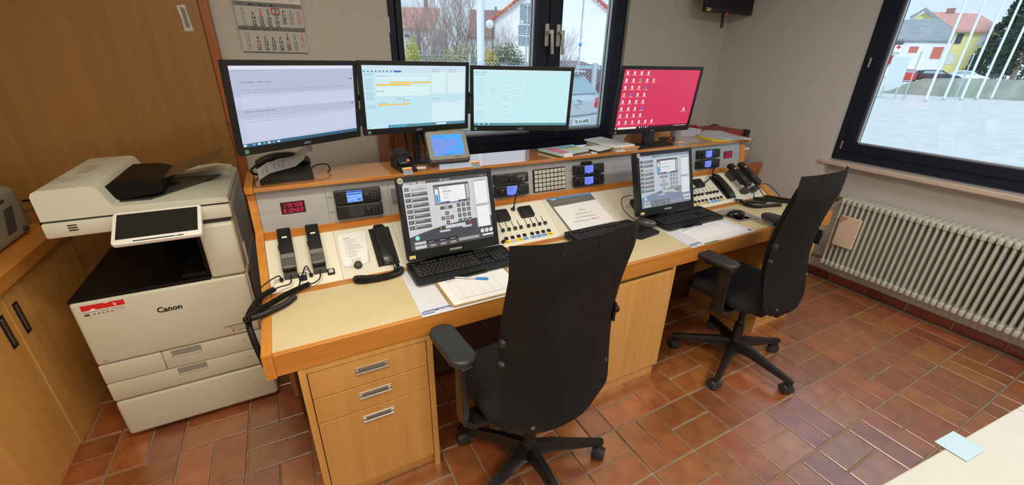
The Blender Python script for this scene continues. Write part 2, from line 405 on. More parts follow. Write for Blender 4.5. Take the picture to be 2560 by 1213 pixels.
# wardrobe front covering the left end of the back wall
t = thing('built_in_wardrobe', 'tall flat oak wardrobe front covering the wall behind the copier', 'wardrobe', (-2.0, 1.68, 0))
b = B(); b.bb(-2.74, -1.376, 1.655, 1.70, .0, 2.54, .002); ob('door', b, WD_DARK, t)
b = B(); b.bb(-1.374, -1.335, 1.645, 1.705, .0, 2.54, .002); ob('edge_strip', b, WD_RED, t, label='red-brown vertical edge strip')
Tp = frame((-1.441, 1.654, 1.715), (1, 0, 0), (0, 0, 1))
Tq = Tp @ Matrix.Rotation(R(4), 4, 'Z')
b = B(Tq); b.prism([(-.017, -.055), (.019, -.053), (.016, .05), (.02, .056), (-.016, .054), (-.014, .0)], 0, .002); lp = ob('lock_plate', b, W_CHROME, t, label='torn shiny metal tape plate')
b = B(Tq); b.prism([(-.007, -.037), (.009, -.04), (.011, .04), (-.006, .05), (-.004, .01)], .002, .003); ob('plate_insert', b, W_GREY, lp)
b = B(Tp); b.cyl((.062, -.48, 0), (.062, -.48, .002), .004); ob('screw_hole', b, W_MATT, t)
# low cupboards along the left wall
t = thing('low_cupboard', 'low oak cupboard run with vertical grip recesses, left of the copier', 'cupboard', (-2.45, .5, 0))
b = B(); b.bb(-2.74, -2.16, -1.3, 1.65, 0, .755); ob('carcass', b, WD_Z, t)
for y0, y1 in ((1.003, 1.645), (.36, .997), (-.28, .354), (-.92, -.286)):
    b = B(); b.bb(-2.16, -2.14, y0, y1, .0, .748, .002); d = ob('door', b, WD_Z, t)
    yh = y0+.05 if y0 > 1 else y1-.05
    if y0 < .3: continue
    b = B(); b.bb(-2.141, -2.137, yh-.018, yh+.018, .555, .69, .002); h = ob('grip_recess', b, W_MATT, d, label='black vertical grip recess')
    b = B(); b.bb(-2.139, -2.133, yh-.010, yh+.010, .568, .68, .003); ob('grip', b, W_STEEL, h)
t = tag(ob('cupboard_worktop', (lambda q: (q.bb(-2.74, -2.12, -1.3, 1.65, .757, .815, .004, 2), q)[1])(B()), WD_Y), 'oak edged worktop lying on the low cupboards at far left', 'worktop')
# grey machine on it
t = thing('fax_machine', 'grey beige office machine with side vents on the left worktop', 'printer', (-2.4, 1.35, .816))
b = B(); b.bb(-2.62, -2.2, 1.0, 1.54, .818, 1.035, .03, 4); ob('housing', b, W_FAX, t, 40)
b = B()
for k in range(11): b.bb(-2.204, -2.197, 1.385-.004*k, 1.455-.004*k, .955-.009*k, .959-.009*k)
ob('vent_slots', b, W_DGREY, t)
b = B(); b.bb(-2.205, -2.196, 1.33, 1.42, .985, 1.0, .004); ob('grip', b, W_DGREY, t)
b = B(); b.cyl((-2.204, 1.47, .85), (-2.19, 1.47, .85), .012); ob('socket', b, W_DGREY, t)
P = smooth_path([(-2.205, 1.56, .95), (-2.16, 1.60, .93), (-2.11, 1.61, .86), (-2.14, 1.6, .83), (-2.2, 1.6, .822)])
b = B(); b.tube(P, .006, 6); b.tube(smooth_path([(-2.2, 1.57, .90), (-2.1, 1.62, .90), (-2.0, 1.64, .89)]), .003, 5); tag(ob('power_cable', b, W_RUB, None, 40), 'black cables curling behind the grey machine on the left worktop', 'cable')
# radiator
t = thing('column_radiator', 'cream column radiator in the niche below the right window', 'radiator', (2.47, -.3, 0))
x0, x1 = 2.40, 2.515; y = .40; sec_me = None
def section():
    b = B()
    for x in (2.405, 2.442, 2.479, 2.516): b.tube([(x, 0, .205), (x, 0, .66)], .0092, 8)
    for z in (.19, .675): b.box((2.46, 0, z), (.135, .029, .044), .011, 3); b.cyl((2.46, -.0168, z), (2.46, .0168, z), .017, n=10)
    return b
n = 0
while y > -1.2:
    if sec_me is None:
        o = ob('radiator_section', section(), W_RAD, t, 50); sec_me = o.data; inv = o.matrix_parent_inverse.copy()
    else: o = ob('radiator_section', sec_me, W_RAD, t)
    o.location.y = y; y -= .0338
b = B(); b.cyl((2.46, .425, .675), (2.46, .465, .675), .012); b.cyl((2.46, .46, .675), (2.46, .49, .675), .018, n=8); b.cyl((2.46, .49, .675), (2.46, .57, .675), .027, .022, n=10); b.cyl((2.46, .49, .675), (2.53, .49, .64), .011)
v = ob('valve', b, W_BRASS, t, 30, label='old brass valve with a round head')
b = B(); b.cyl((2.46, .42, .19), (2.46, .50, .19), .011); b.cyl((2.46, .50, .19), (2.46, .545, .185), .016, .012, n=8); ob('return_valve', b, W_BRASS, t, 30)
b = B(); b.bb(2.372, 2.392, .238, .37, .352, .582, .006, 2); c = tag(ob('cardboard_cover', b, mat('beige_card', rgb(226, 200, 180), .8)), 'beige cardboard sheet tucked on the left end of the radiator', 'card')
b = B(frame((2.3715, .30, .56), (0, -1, 0), (0, 0, 1))); b.prism([(-.069, .02), (-.015, .02), (-.069, -.05)], 0, .002); ob('torn_flap', b, W_CARD, c)
# television
t = thing('television', 'black flat television hung high in the right corner, cable below', 'television', (2.17, 1.55, 2.0))
Tt = frame((2.165, 1.50, 1.94), (.998, -.07, 0), (0, .06, 1))
b = B(Tt); b.bb(-.26, .26, 0, .34, -.035, 0, .006, 2); ob('casing', b, W_BLACK, t, 40)
b = B(Tt); b.bb(-.25, .25, .03, .33, .0, .002); ob('screen', b, mat('tv_glass', rgb(14, 17, 26), .12), t)
b = B(); b.bb(2.1, 2.24, 1.535, 1.70, 2.08, 2.2); ob('wall_bracket', b, W_MATT, t)
f = Flat(); f.rect(-.252, .006, -.208, .028, rgb(222, 196, 70)).rect(-.247, .009, -.213, .014, rgb(240, 235, 210)).rect(-.245, .016, -.228, .026, rgb(210, 120, 40)).rect(-.225, .016, -.213, .022, rgb(40, 40, 30))
f.circ(-.193, .017, .008, rgb(60, 62, 82)); f.build('sticker', Tt, PRINT, t, .003)
b = B(Tt); b.bb(-.026, -.014, -.004, .0, .0, .003); ob('standby_light', b, REDLED, t)
b = B(Tt); b.tube(smooth_path([(-.055, .03, -.02), (-.055, -.03, -.015), (-.062, -.055, -.01), (-.06, -.09, -.01), (-.047, -.097, -.01), (-.038, -.085, -.01), (-.05, -.05, -.01), (-.04, -.02, -.015), (-.035, .03, -.02)]), .0055, 6)
b.box((-.05, -.04, -.012), (.012, .006, .01)); ob('cable_loop', b, W_RUB, t, 40)
# calendar
t = thing('wall_calendar', 'grey three month wall calendar on the back wall over the left monitor', 'calendar', (-1.08, 1.70, 1.58))
Tc = frame((-1.234, 1.694, 1.581), (1, 0, 0), (0, -.01, 1))
b = B(Tc); b.bb(0, .302, 0, .46, -.01, 0); ob('backing', b, mat('calendar_card', rgb(178, 176, 174), .7), t)
mo = (('2022', 'März   March   Mars', .2205, [[9, 0, 1, 2, 3, 4, 5, 6], [10, 7, 8, 9, 10, 11, 12, 13], [11, 14, 15, 16, 17, 18, 19, 20], [12, 21, 22, 23, 24, 25, 26, 27], [13, 28, 29, 30, 31, 0, 0, 0]], .113),
      ('2022', 'April   April   Avril', .112, [[13, 0, 0, 0, 0, 1, 2, 3], [14, 4, 5, 6, 7, 8, 9, 10], [15, 11, 12, 13, 14, 15, 16, 17], [16, 18, 19, 20, 21, 22, 23, 24], [17, 25, 26, 27, 28, 29, 30, 0]], .0))
LGR = rgb(186, 185, 184); RED = rgb(205, 60, 55)
f = Flat(); f.rect(0, .226, .302, .46, rgb(214, 212, 210))
f.text('27  28', .06, .234, .018, rgb(70, 70, 70)).text('31', .11, .234, .018, BLK).text('27', .25, .234, .018, RED)
for yr, ti, vt, rows, v0 in mo:
    f.rect(0, v0, .302, vt+.006, LGR).rect(0, vt-.014, .302, vt+.006, rgb(168, 167, 166))
    f.z += 1
    f.text(yr, .012, vt-.011, .013, rgb(60, 60, 60), .01).text(ti, .062, vt-.011, .015, BLK, .012)
    for i, row in enumerate(rows):
        for j, dnum in enumerate(row):
            if not dnum: continue
            hol = (v0 == 0 and dnum in (15, 18) and j) or j == 7 or (v0 > 0 and dnum == 8 and j == 2)
            c = RED if hol else (rgb(105, 105, 108) if j == 0 else (rgb(75, 75, 78) if j == 6 else BLK))
            f.text(str(dnum), .036+j*.0345+(-.006 if j == 0 else .004), vt-.037-i*.0168, .0195, c, .028 if 0 < j < 6 else .01, 'c')
    f.z -= 1
f.build('month_print', Tc, PRINT, t)
b = B(Tc); u, v = .178, .184
for q in ((u-.019, u-.015, v-.006, v+.018), (u+.015, u+.019, v-.006, v+.018), (u-.019, u+.019, v-.009, v-.005), (u-.019, u+.019, v+.016, v+.02)): b.bb(*q, .001, .004)
ob('date_slider', b, W_RED, t, label='red frame date slider')
# ---------------------------------------------------------------- control console
con = thing('control_console', 'long beech control console with radio panels and ivory slopes before the window', 'desk', (.25, .6, 0))
CX0, CX1 = -1.268, 1.765
b = B(); b.bb(CX0, -.32, .212, .552, .725, .747); b.bb(CX0, -.32, .45, 1.1, .665, .725); ob('worktop', b, W_LAM, con)
b = B(); b.bb(-.3195, CX1, .212, .552, .725, .747); b.bb(-.3195, CX1, .45, 1.1, .665, .725); ob('worktop', b, W_LAM, con)
for x0, x1 in ((CX0, -.3205), (-.3195, CX1)):
    b = B(); b.bb(x0, x1, .195, .2122, .668, .748, .002); ob('front_rail', b, WD_X, con)
ck = [(.196, .663), (.196, .752), (.572, .752), (.804, .889), (.8485, .901), (.877, 1.066), (.837, 1.071), (.833, 1.097), (1.105, 1.097), (1.105, .02), (.86, .02), (.62, .663)]
for nm, x0, x1 in (('l', -1.297, -1.2685), ('r', 1.7655, 1.812)):
    b = B(); b.yz(ck, x0, x1); ob('side_cheek', b, WD_Y, con)
b = B(); b.bb(CX0, CX1, .84, 1.105, 1.073, 1.09, .002); ob('ledge', b, WD_LEDGE, con)
b = B(); b.bb(CX0, CX1, 1.085, 1.10, .02, 1.073); ob('back_panel', b, WD_X, con)
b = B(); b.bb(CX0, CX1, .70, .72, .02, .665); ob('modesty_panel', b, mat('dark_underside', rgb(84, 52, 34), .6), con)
b = B(); b.bb(CX0, CX1, .548, .594, .72, .748, .0015); ob('wood_strip', b, WD_X, con)
b = B(); b.yz([(.806, .84), (.806, .879), (.846, .881), (.846, .90), (.87, .90), (.87, .84)], CX0, CX1); ob('wood_strip', b, WD_X, con)
TS = frame((0, .592, .747), (1, 0, 0), (0, .217, .133)); TG = frame((0, .852, .898), (1, 0, 0), (0, .029, .165))
SL, GL = .2545, .1675
sx = [CX0, -1.011, -.757, -.30, .048, .92, 1.09, 1.355, CX1]
W_SLANTB = mat('grey_ivory', rgb(226, 222, 208), .38)
for i, (x0, x1) in enumerate(zip(sx, sx[1:])):
    b = B(TS); b.bb(x0+.0004, x1-.0004, 0, SL, -.01, 0, .0006); ob('sloped_panel', b, W_SLANT if i % 3 != 1 else W_SLANTB, con)
gx = [CX0, -1.01, -.745, -.30, .262, .75, 1.26, CX1]
for x0, x1 in zip(gx, gx[1:]):
    b = B(TG); b.bb(x0+.0003, x1-.0003, 0, GL, -.008, 0, .0005); ob('front_panel', b, W_ALU, con)
# led clocks
SEG = {'0': 'abcdef', '1': 'bc', '2': 'abged', '3': 'abgcd', '4': 'fgbc', '5': 'afgcd', '6': 'afgedc', '7': 'abc', '8': 'abcdefg', '9': 'abcdfg'}
def seven(f, t, u, v, w, h, c, sp):
    k = .23*w
    for ch in t:
        if ch == '.': f.rect(u-sp*.24, v, u-sp*.24+k, v+k, c); continue
        m = {'a': (0, h-k, w, h), 'd': (0, 0, w, k), 'g': (0, h/2-k/2, w, h/2+k/2), 'f': (0, h/2, k, h), 'e': (0, 0, k, h/2), 'b': (w-k, h/2, w, h), 'c': (w-k, 0, w, h/2)}
        for s_ in SEG[ch]: a = m[s_]; f.rect(u+a[0], v+a[1], u+a[2], v+a[3], c)
        u += sp
def clock(u0, v0, lines, sharp):
    T = TG @ Matrix.Translation((u0, v0, 0))
    b = B(T); b.bb(0, .0915, 0, .050, -.002, .0015, .0008); p = ob('led_clock', b, mat('clock_red_black', rgb(58, 0, 14), .3), con, label='red glowing LED clock')
    f = Flat(); c = rgb(255, 40, 95)
    for t_, v in zip(lines, (.028, .006)): seven(f, t_, .009, v, .0088, .0155, c, .0128)
    f.build('digits', T, SCREEN, p, .0017)
clock(-1.188, .0655, ('175750', '01.04.22'), 1); clock(1.588, .0635, ('175750', '01.04.22'), 0)
# radios
W_KEY = mat('radio_key', rgb(58, 60, 62), .4)
def radio(u0, v0, w, h, lit, kind, knob=False):
    T = TG @ Matrix.Translation((u0, v0, 0)); D = .030
    b = B(T); b.prism(rr(w, h, .005, 3, w/2, h/2), 0, D, .004, 2); p = ob('mobile_radio', b, W_BLACK, con, 40)
    if kind == 'old':
        b = B(T); b.bb(.02, .075, .016, .042, D, D+.003, .001); b.cyl((.086, .023, D), (.086, .023, D+.014), .0095, n=14); ob('volume_knob', b, W_MATT, p, 30)
        f = Flat(); f.rect(.13, .025, .178, .040, rgb(92, 92, 88)).rect(.035, .026, .05, .028, rgb(160, 160, 160))
        for k in range(4): f.rect(.084+k*.006, .043, .087+k*.006, .049, rgb(110, 110, 110))
        f.build('display', T, PRINT, p, D+.0004, kind='stuff')
        b = B(T)
        for k in range(5): b.bb(.128+k*.011, .136+k*.011, .012, .018, D, D+.002)
        ob('keypad', b, W_KEY, p); return
    s0 = .049 if kind == 'a' else .064
    s1 = s0+.064 if kind == 'a' else s0+.062
    f = Flat(); BG = rgb(128, 176, 255) if kind == 'a' else rgb(120, 140, 250); K = rgb(16, 30, 110)
    if lit:
        f.rect(s0, .006, s1, h-.005, BG); f.up()
        if kind == 'a':
            f.rect(s0, h-.012, s1, h-.006, rgb(40, 70, 190)).dash(s0+.004, s1-.004, h-.021, .004, K, .012).rect(s0+.002, h/2-.006, s0+.012, h/2-.004, K)
            f.text('4D', s0+.042, .010, .016, K, .01).text('FEZ KAISERSL', s0+.014, h-.022, .005, K).text('GESPERRT', s0+.004, .009, .006, K)
        else:
            f.rect(s0, .006, s0+.02, .012, rgb(60, 70, 190)).rect(s1-.022, .006, s1, .012, rgb(60, 70, 190))
            for k in range(4): f.dash(s0+.004, s0+.036, h-.016-k*.007, .0022, rgb(70, 86, 190), .006)
        f.build('screen', T, SCREEN, p, D+.0004)
    else:
        f.rect(s0, .006, s1, h-.005, rgb(46, 47, 49)); f.build('screen', T, PRINT, p, D+.0004)
    b = B(T)
    for i in range(3):
        for j in range(4): b.box((w-.04+i*.014, .012+j*.0118, D+.0012), (.0095, .0075, .003), .0012)
    b.ball((w-.062, h/2+.003, D), .008, 2, (1, 1, .4))
    for dx, dy in ((-.009, 0), (.009, 0), (0, .009), (0, -.009), (-.008, -.018), (.006, -.018), (-.008, .018), (.006, .018)): b.box((w-.062+dx, h/2+.003+dy, D+.001), (.005, .004, .003), .001)
    ob('keypad', b, W_KEY, p)
    if knob:
        b = B(T); b.cyl((.024, h*.55, D), (.024, h*.55, D+.018), .013, .011, n=14); ob('volume_knob', b, W_MATT, p, 30)
        f = Flat(); f.circ(.038, h*.62, .0038, rgb(240, 230, 80)); f.build('status_lamp', T, SCREEN, p, D+.0006)
radio(-.979, .080, .194, .060, True, 'a'); radio(-.979, .0155, .194, .059, False, 'a')
radio(-.2165, .080, .197, .052, True, 'old'); radio(-.2155, .0135, .197, .058, True, 'd', True)
radio(.286, .078, .206, .055, True, 'd', True); radio(.285, .0135, .207, .055, True, 'd', True)
radio(1.300, .083, .212, .057, True, 'd', True); radio(1.297, .018, .217, .054, True, 'd', True)
b = B(TG); b.bb(.345, .405, .134, .150, .0, .03, .003); b.bb(.362, .40, .142, .152, .03, .031); ob('radio_clip', b, W_BLACK, con)
# loudspeaker slits, captions
b = B(TG)
for k in range(13): b.bb(-.735, -.66, .046+k*.006, .0485+k*.006, -.001, .0008)
ob('speaker_slits', b, W_DGREY, con)
f = Flat(); c = rgb(80, 80, 82)
for u, v in ((-1.005, .112), (-1.005, .046), (.262, .105), (.262, .04), (-.24, .148)): f.rect(u, v, u+.004, v+.004, c).dash(u+.005, u+.018, v+.0005, .003, c, .004)
f.circ(1.644, .036, .0028, rgb(150, 152, 158)); f.build('caption', TG, PRINT, con)
# selector field of 8 x 5 keys
T = TG @ Matrix.Translation((.0235, .011, 0))
b = B(T); b.bb(0, .2085, 0, .1235, 0, .008, .002); p = ob('selector_field', b, W_BLACK, con, label='black field of forty white selector keys')
kb = B(); kb.box((0, 0, .003), (.0205, .0192, .006), .0015); ko = ob('key', kb, mat('selector_key', rgb(205, 202, 194), .45), p); kme = ko.data; bpy.data.objects.remove(ko)
for i in range(8):
    for j in range(5):
        o = ob('key', kme, None, p); o.matrix_basis = T @ Matrix.Translation((.0155+i*.0253, .0145+j*.0236, .008))
f = Flat()
for i in range(8):
    for j in range(5):
        u, v = .0155+i*.0253, .0145+j*.0236
        if random.random() < .85: f.dash(u-.005, u+.005, v+.001, .0012, rgb(70, 70, 70), .004)
        if random.random() < .5: f.dash(u-.004, u+.005, v-.003, .0012, rgb(70, 70, 70), .004)
f.build('key_caption', T, PRINT, p, .0145, kind='stuff')
# faders, mute keys and label strips on both work places
W_MUTE = mat('mute_black', rgb(34, 34, 35), .45); W_CAP = mat('button_cap', rgb(198, 196, 186), .4); W_LED = mat('clock_red_black', rgb(58, 0, 14), .3)
def mixer(u0, v0, n0=0):
    us = [u0+d for d in (0, .034, .0685, .102, .1455, .178, .2115, .245)]
    for i, u in enumerate(us):
        if i < n0: continue
        T = TS @ Matrix.Translation((u, v0, 0))
        b = B(T); b.bb(-.0018, .0018, .0, .052, -.001, .0007); fd = ob('fader', b, W_BLACK, con)
        b = B(T); b.bb(-.0075, .0075, -.007, .009, .0005, .015, .003, 2); b.bb(-.004, .004, -.002, .0, .012, .0165); ob('fader_knob', b, W_BLACK, fd)
        b = B(T); b.bb(-.0095, .0095, -.054, -.037, 0, .006, .0012); ob('mute_key', b, W_MUTE, con)
        b = B(T); b.cyl((.004, -.024, 0), (.004, -.024, .001), .0016, n=8); ob('pilot_dot', b, W_MATT, fd)
    T = TS @ Matrix.Translation((0, v0-.0735, 0)); f = Flat(); Y = rgb(250, 214, 20); BL = rgb(128, 178, 240); k = rgb(60, 60, 50)
    for i, c in ((0, Y), (2, Y), (3, BL), (4, BL), (5, BL), (6, BL), (7, Y)):
        if i < n0: continue
        f.rect(us[i]-.018, 0, us[i]+.016, .0165, c)
        f.z = 1; f.dash(us[i]-.008, us[i]+.009, .006, .004, k, .005); f.z = 0
    f.rect(us[1]-.016, 0, us[1]+.015, .0165, rgb(198, 190, 174)); f.build('label_strip', T, PRINT, con)
mixer(-.254, .094); mixer(1.085, .0985)
b = B(TS); b.cyl((-.281, .031, 0), (-.281, .031, .012), .008); b.cyl((-.281, .031, .012), (-.27, .031, .02), .006); ob('jack_plug', b, W_MATT, con, 30)
# press buttons, rotary knob, sockets
def pressbtn(u, v):
    b = B(TS); b.bb(u-.0135, u+.0135, v-.014, v+.014, 0, .008, .0015); p = ob('press_button', b, W_BLACK, con)
    b = B(TS); b.bb(u-.0085, u+.0085, v-.008, v+.009, .008, .0105, .001); ob('button_cap', b, W_CAP, p)
pressbtn(-1.0505, .048); pressbtn(1.574, .055)
b = B(TS); b.lathe([(.017, 0), (.017, .006), (.0145, .008), (.0135, .018), (.010, .0205)], (-.945, .054, 0), 20); ob('rotary_knob', b, W_DGREY, con, 40)
for u in (-1.24, -1.125, 1.60, 1.66):
    b = B(TS); b.bb(u-.012, u+.012, .044, .066, 0, .004, .001); ob('socket', b, W_WHITE, con)
b = B(TS); b.bb(-1.169, -1.140, .031, .068, 0, .007, .002); p = ob('name_socket', b, W_BLACK, con)
b = B(TS); b.bb(-1.166, -1.144, .054, .063, .007, .008); ob('name_tag', b, W_WHITE, p)
# pedestals
W_SHADOW = W_MATT
t = thing('drawer_pedestal', 'oak pedestal of three drawers with metal grips at the console left end', 'drawers', (-1.0, .45, 0))
P0, P1 = -1.213, -.777
b = B(); b.bb(P0, P0+.022, .196, .70, 0, .667, .001); b.bb(P1-.022, P1, .196, .70, 0, .667, .001); b.bb(P0+.022, P1-.022, .196, .70, .648, .667); b.bb(P0+.022, P1-.022, .225, .24, 0, .062); b.bb(P0+.022, P1-.022, .218, .68, .062, .07); b.bb(P0+.022, P1-.022, .66, .68, .07, .648); ob('carcass', b, WD_Z, t)
for z0, z1, hz in ((.536, .644, .598), (.428, .533, .490), (.072, .425, .381)):
    b = B(); b.bb(P0+.0245, P1-.0245, .1975, .216, z0, z1, .001); b.bb(P0+.04, P1-.04, .216, .6, z0+.012, z1-.03); d = ob('drawer', b, WD_Z, t)
    T = frame((-.993, .1972, hz), (1, 0, 0), (0, 0, 1))
    b = B(T)
    for q in ((-.0555, .0555, .008, .0165), (-.0555, .0555, -.0165, -.009), (-.0555, -.043, -.009, .008), (.043, .0555, -.009, .008)): b.bb(*q, -.001, .0022, .0006)
    ob('grip_frame', b, W_CHROME, d)
    b = B(T); b.bb(-.043, .043, -.009, .008, .0, .0008); b.bb(-.041, .041, .004, .008, .0008, .003); ob('grip_recess', b, W_GREY, d)
t = thing('door_cabinet', 'oak cabinet with one tall plain door under the console middle', 'cabinet', (.15, .45, 0))
b = B(); Q0, Q1 = -.06, .462
b.bb(Q0, Q0+.02, .2, .70, .0, .665); b.bb(Q1-.018, Q1, .198, .70, .068, .667, .001); b.bb(Q0, Q1-.03, .213, .232, 0, .066, .001); b.bb(Q1-.03, Q1-.012, .213, .68, 0, .066); b.bb(Q0+.02, Q1-.018, .225, .68, .068, .08); b.bb(Q0+.02, Q1-.018, .225, .68, .64, .652); b.bb(Q0+.02, Q1-.018, .66, .68, .08, .64); ob('carcass', b, WD_Z, t)
b = B(); b.bb(Q0+.012, Q1-.0195, .1965, .214, .074, .645, .001); ob('door', b, WD_Z, t)
t = thing('drawer_pedestal', 'oak pedestal under the right end of the console, behind the right chair', 'drawers', (1.5, .45, 0))
b = B(); Q0, Q1 = 1.312, 1.722
b.bb(Q0, Q0+.02, .196, .70, 0, .667, .001); b.bb(Q1-.02, Q1, .196, .70, .07, .667, .001); b.bb(Q0+.02, Q1, .214, .232, 0, .066, .001); b.bb(Q0+.02, Q1-.02, .225, .68, .066, .08); b.bb(Q0+.02, Q1-.02, .225, .68, .645, .66); b.bb(Q0+.02, Q1-.02, .66, .68, .08, .64); ob('carcass', b, WD_Z, t)
for z0, z1 in ((.554, .642), (.463, .551), (.372, .46), (.08, .369)):
    b = B(); b.bb(Q0+.0215, Q1-.004, .1965, .2135, z0, z1, .001); ob('drawer', b, WD_Z, t)
# ---------------------------------------------------------------- screens on the ledge
BEZ = mat('bezel_black', rgb(20, 21, 24), .4)
def text_rows(f, u0, u1, vs, h, c, k): 
    for v in vs: f.dash(u0, u1, v, h, c, k)
def content(kind, f, w, h):                        # u 0..w, v 0..h
    D = rgb(116, 136, 158); L = rgb(156, 166, 190)
    if kind == 1:
        f.rect(0, 0, w, h, rgb(192, 200, 224)); f.up()
        f.rect(0, h*.955, w, h, rgb(222, 222, 240)).rect(0, h*.63, w, h*.955, rgb(180, 189, 213)).rect(0, h*.37, w, h*.48, rgb(180, 189, 213)).rect(w*.05, h*.48, w*.985, h*.66, rgb(198, 206, 230)).rect(w*.05, h*.07, w*.985, h*.36, rgb(198, 206, 230))
        f.up(); f.dash(w*.01, w*.24, h*.935, h*.006, L, .03)
        for v in (.80, .44): f.dash(w*.06, w*.28, h*v, h*.009, D, .03).dash(w*.06, w*.95, h*(v-.095), h*.008, L, .025).dash(w*.06, w*.7, h*(v-.125), h*.006, L, .02).rect(w*.965, h*(v), w*.978, h*(v+.022), rgb(40, 60, 130)).rect(w*.94, h*v, w*.95, h*(v+.02), L)
        f.rect(0, 0, w, h*.045, rgb(54, 96, 122)); f.up(); f.rect(.004, h*.01, .014, h*.036, rgb(220, 235, 245))
        for k in range(6): f.rect(.035+k*.018, h*.01, .045+k*.018, h*.034, (rgb(90, 170, 210), rgb(235, 240, 250))[k % 2])
    if kind == 2:
        f.rect(0, 0, w, h, rgb(192, 228, 240)); f.up()
        f.rect(0, h*.9, w, h, rgb(205, 226, 238)).rect(w*.11, h*.52, w*.63, h*.88, rgb(206, 234, 240)).rect(w*.64, h*.55, w*.79, h*.9, rgb(216, 238, 242)).rect(w*.81, h*.55, w*.99, h*.9, rgb(216, 238, 242)).rect(w*.64, h*.02, w*.985, h*.42, rgb(212, 236, 244))
        f.up(); O = rgb(246, 190, 60)
        f.rect(w*.235, h*.725, w*.43, h*.745, O).rect(w*.44, h*.725, w*.63, h*.745, O).rect(w*.115, h*.69, w*.44, h*.712, O).rect(w*.115, h*.375, w*.305, h*.395, O).rect(w*.315, h*.375, w*.43, h*.395, O)
        for k in range(8): f.rect(w*(.012+.034*k), h*.895, w*(.026+.034*k), h*.92, rgb(70, 130, 180))
        f.rect(w*.28, h*.895, w*.35, h*.92, rgb(30, 110, 190))
        text_rows(f, w*.02, w*.09, [h*q for q in (.86, .78, .745, .71, .675, .64, .58, .545, .51, .48, .37, .34)], h*.006, D, .012)
        for v in (.79, .64, .61, .57, .53): f.rect(w*.115, h*v, w*.62, h*(v+.02), rgb(224, 244, 246))
        for u, v in ((.65, .935), (.82, .935), (.65, .90), (.82, .90), (.11, .60), (.29, .47), (.35, .44), (.12, .41), (.65, .455), (.65, .40), (.83, .40), (.12, .83)): f.dash(w*u, w*(u+.08), h*v, h*.007, D, .02)
        f.rect(0, 0, w, h*.05, rgb(84, 140, 160)); f.up(); f.rect(0, 0, w*.2, h*.05, rgb(196, 232, 244)).rect(.004, h*.01, .014, h*.04, rgb(70, 150, 190)).rect(w*.68, h*.008, w*.79, h*.04, rgb(214, 236, 240))
        for k in range(6): f.rect(w*(.22+.027*k), h*.01, w*(.235+.027*k), h*.04, rgb(90, 190, 230))
    if kind == 3:
        f.rect(0, 0, w, h, rgb(196, 236, 242)); f.up()
        f.rect(0, h*.94, w, h, rgb(205, 234, 240))
        cols = ((.02, .12, .12, .86), (.155, .25, .55, .76), (.275, .375, .06, .86), (.40, .51, .40, .86))
        for u0, u1, v0, v1 in cols: f.rect(w*u0, h*v0, w*u1, h*v1, rgb(206, 240, 244))
        f.up(); g = rgb(164, 202, 212)
        for u0, u1, v0, v1 in cols:
            v = v1-.025
            while v > v0: f.dash(w*(u0+.006), w*(u1-.008), h*v, h*.006, g, .012); v -= .021 if random.random() < .85 else .05
        f.dash(w*.01, w*.15, h*.95, h*.007, D, .03).dash(w*.01, w*.12, h*.91, h*.007, D, .03)
        f.rect(0, 0, w, h*.048, rgb(86, 150, 160)); f.up()
        for k in range(7): f.rect(w*(.02+.026*k), h*.01, w*(.034+.026*k), h*.038, (rgb(60, 130, 170), rgb(190, 225, 235))[k % 2])
    if kind == 4:
        f.rect(0, 0, w, h, rgb(214, 52, 92)); f.up()
        W = rgb(235, 232, 232); I = [W, W, rgb(225, 215, 205), rgb(70, 120, 220), rgb(120, 170, 90), rgb(240, 200, 150)]
        rows = [(0, 4), (1, 5), (2, 4), (3, 4), (4, 4), (5, 4), (6, 4), (7, 6)]
        for r_, n_ in rows:
            for c_ in range(n_):
                u = w*(.035+.085*c_); v = h*(.92-.117*r_)
                f.rect(u, v, u+w*.022, v+h*.052, W if random.random() < .6 else random.choice(I)); f.rect(u+w*.006, v+h*.012, u+w*.017, v+h*.02, rgb(150, 140, 150)); f.dash(u-w*.015, u+w*.04, v-h*.016, h*.009, rgb(240, 200, 210), .01)
        u, v = w*.88, h*.29; f.rect(u, v, u+w*.022, v+h*.05, W).dash(u-w*.03, u+w*.045, v-h*.016, h*.009, rgb(240, 200, 210), .01); f.rect(w*.77, h*.86, w*.773, h*.88, W)
        f.rect(0, 0, w, h*.042, rgb(70, 20, 44)); f.up(); f.rect(w*.04, h*.004, w*.28, h*.038, rgb(232, 226, 224)).rect(w*.008, h*.008, w*.022, h*.034, W)
        for k in range(5): f.rect(w*(.32+.027*k), h*.01, w*(.333+.027*k), h*.034, (W, rgb(90, 140, 220), rgb(200, 90, 80))[k % 3])
        f.dash(w*.8, w*.98, h*.012, h*.012, rgb(210, 190, 200), .02)
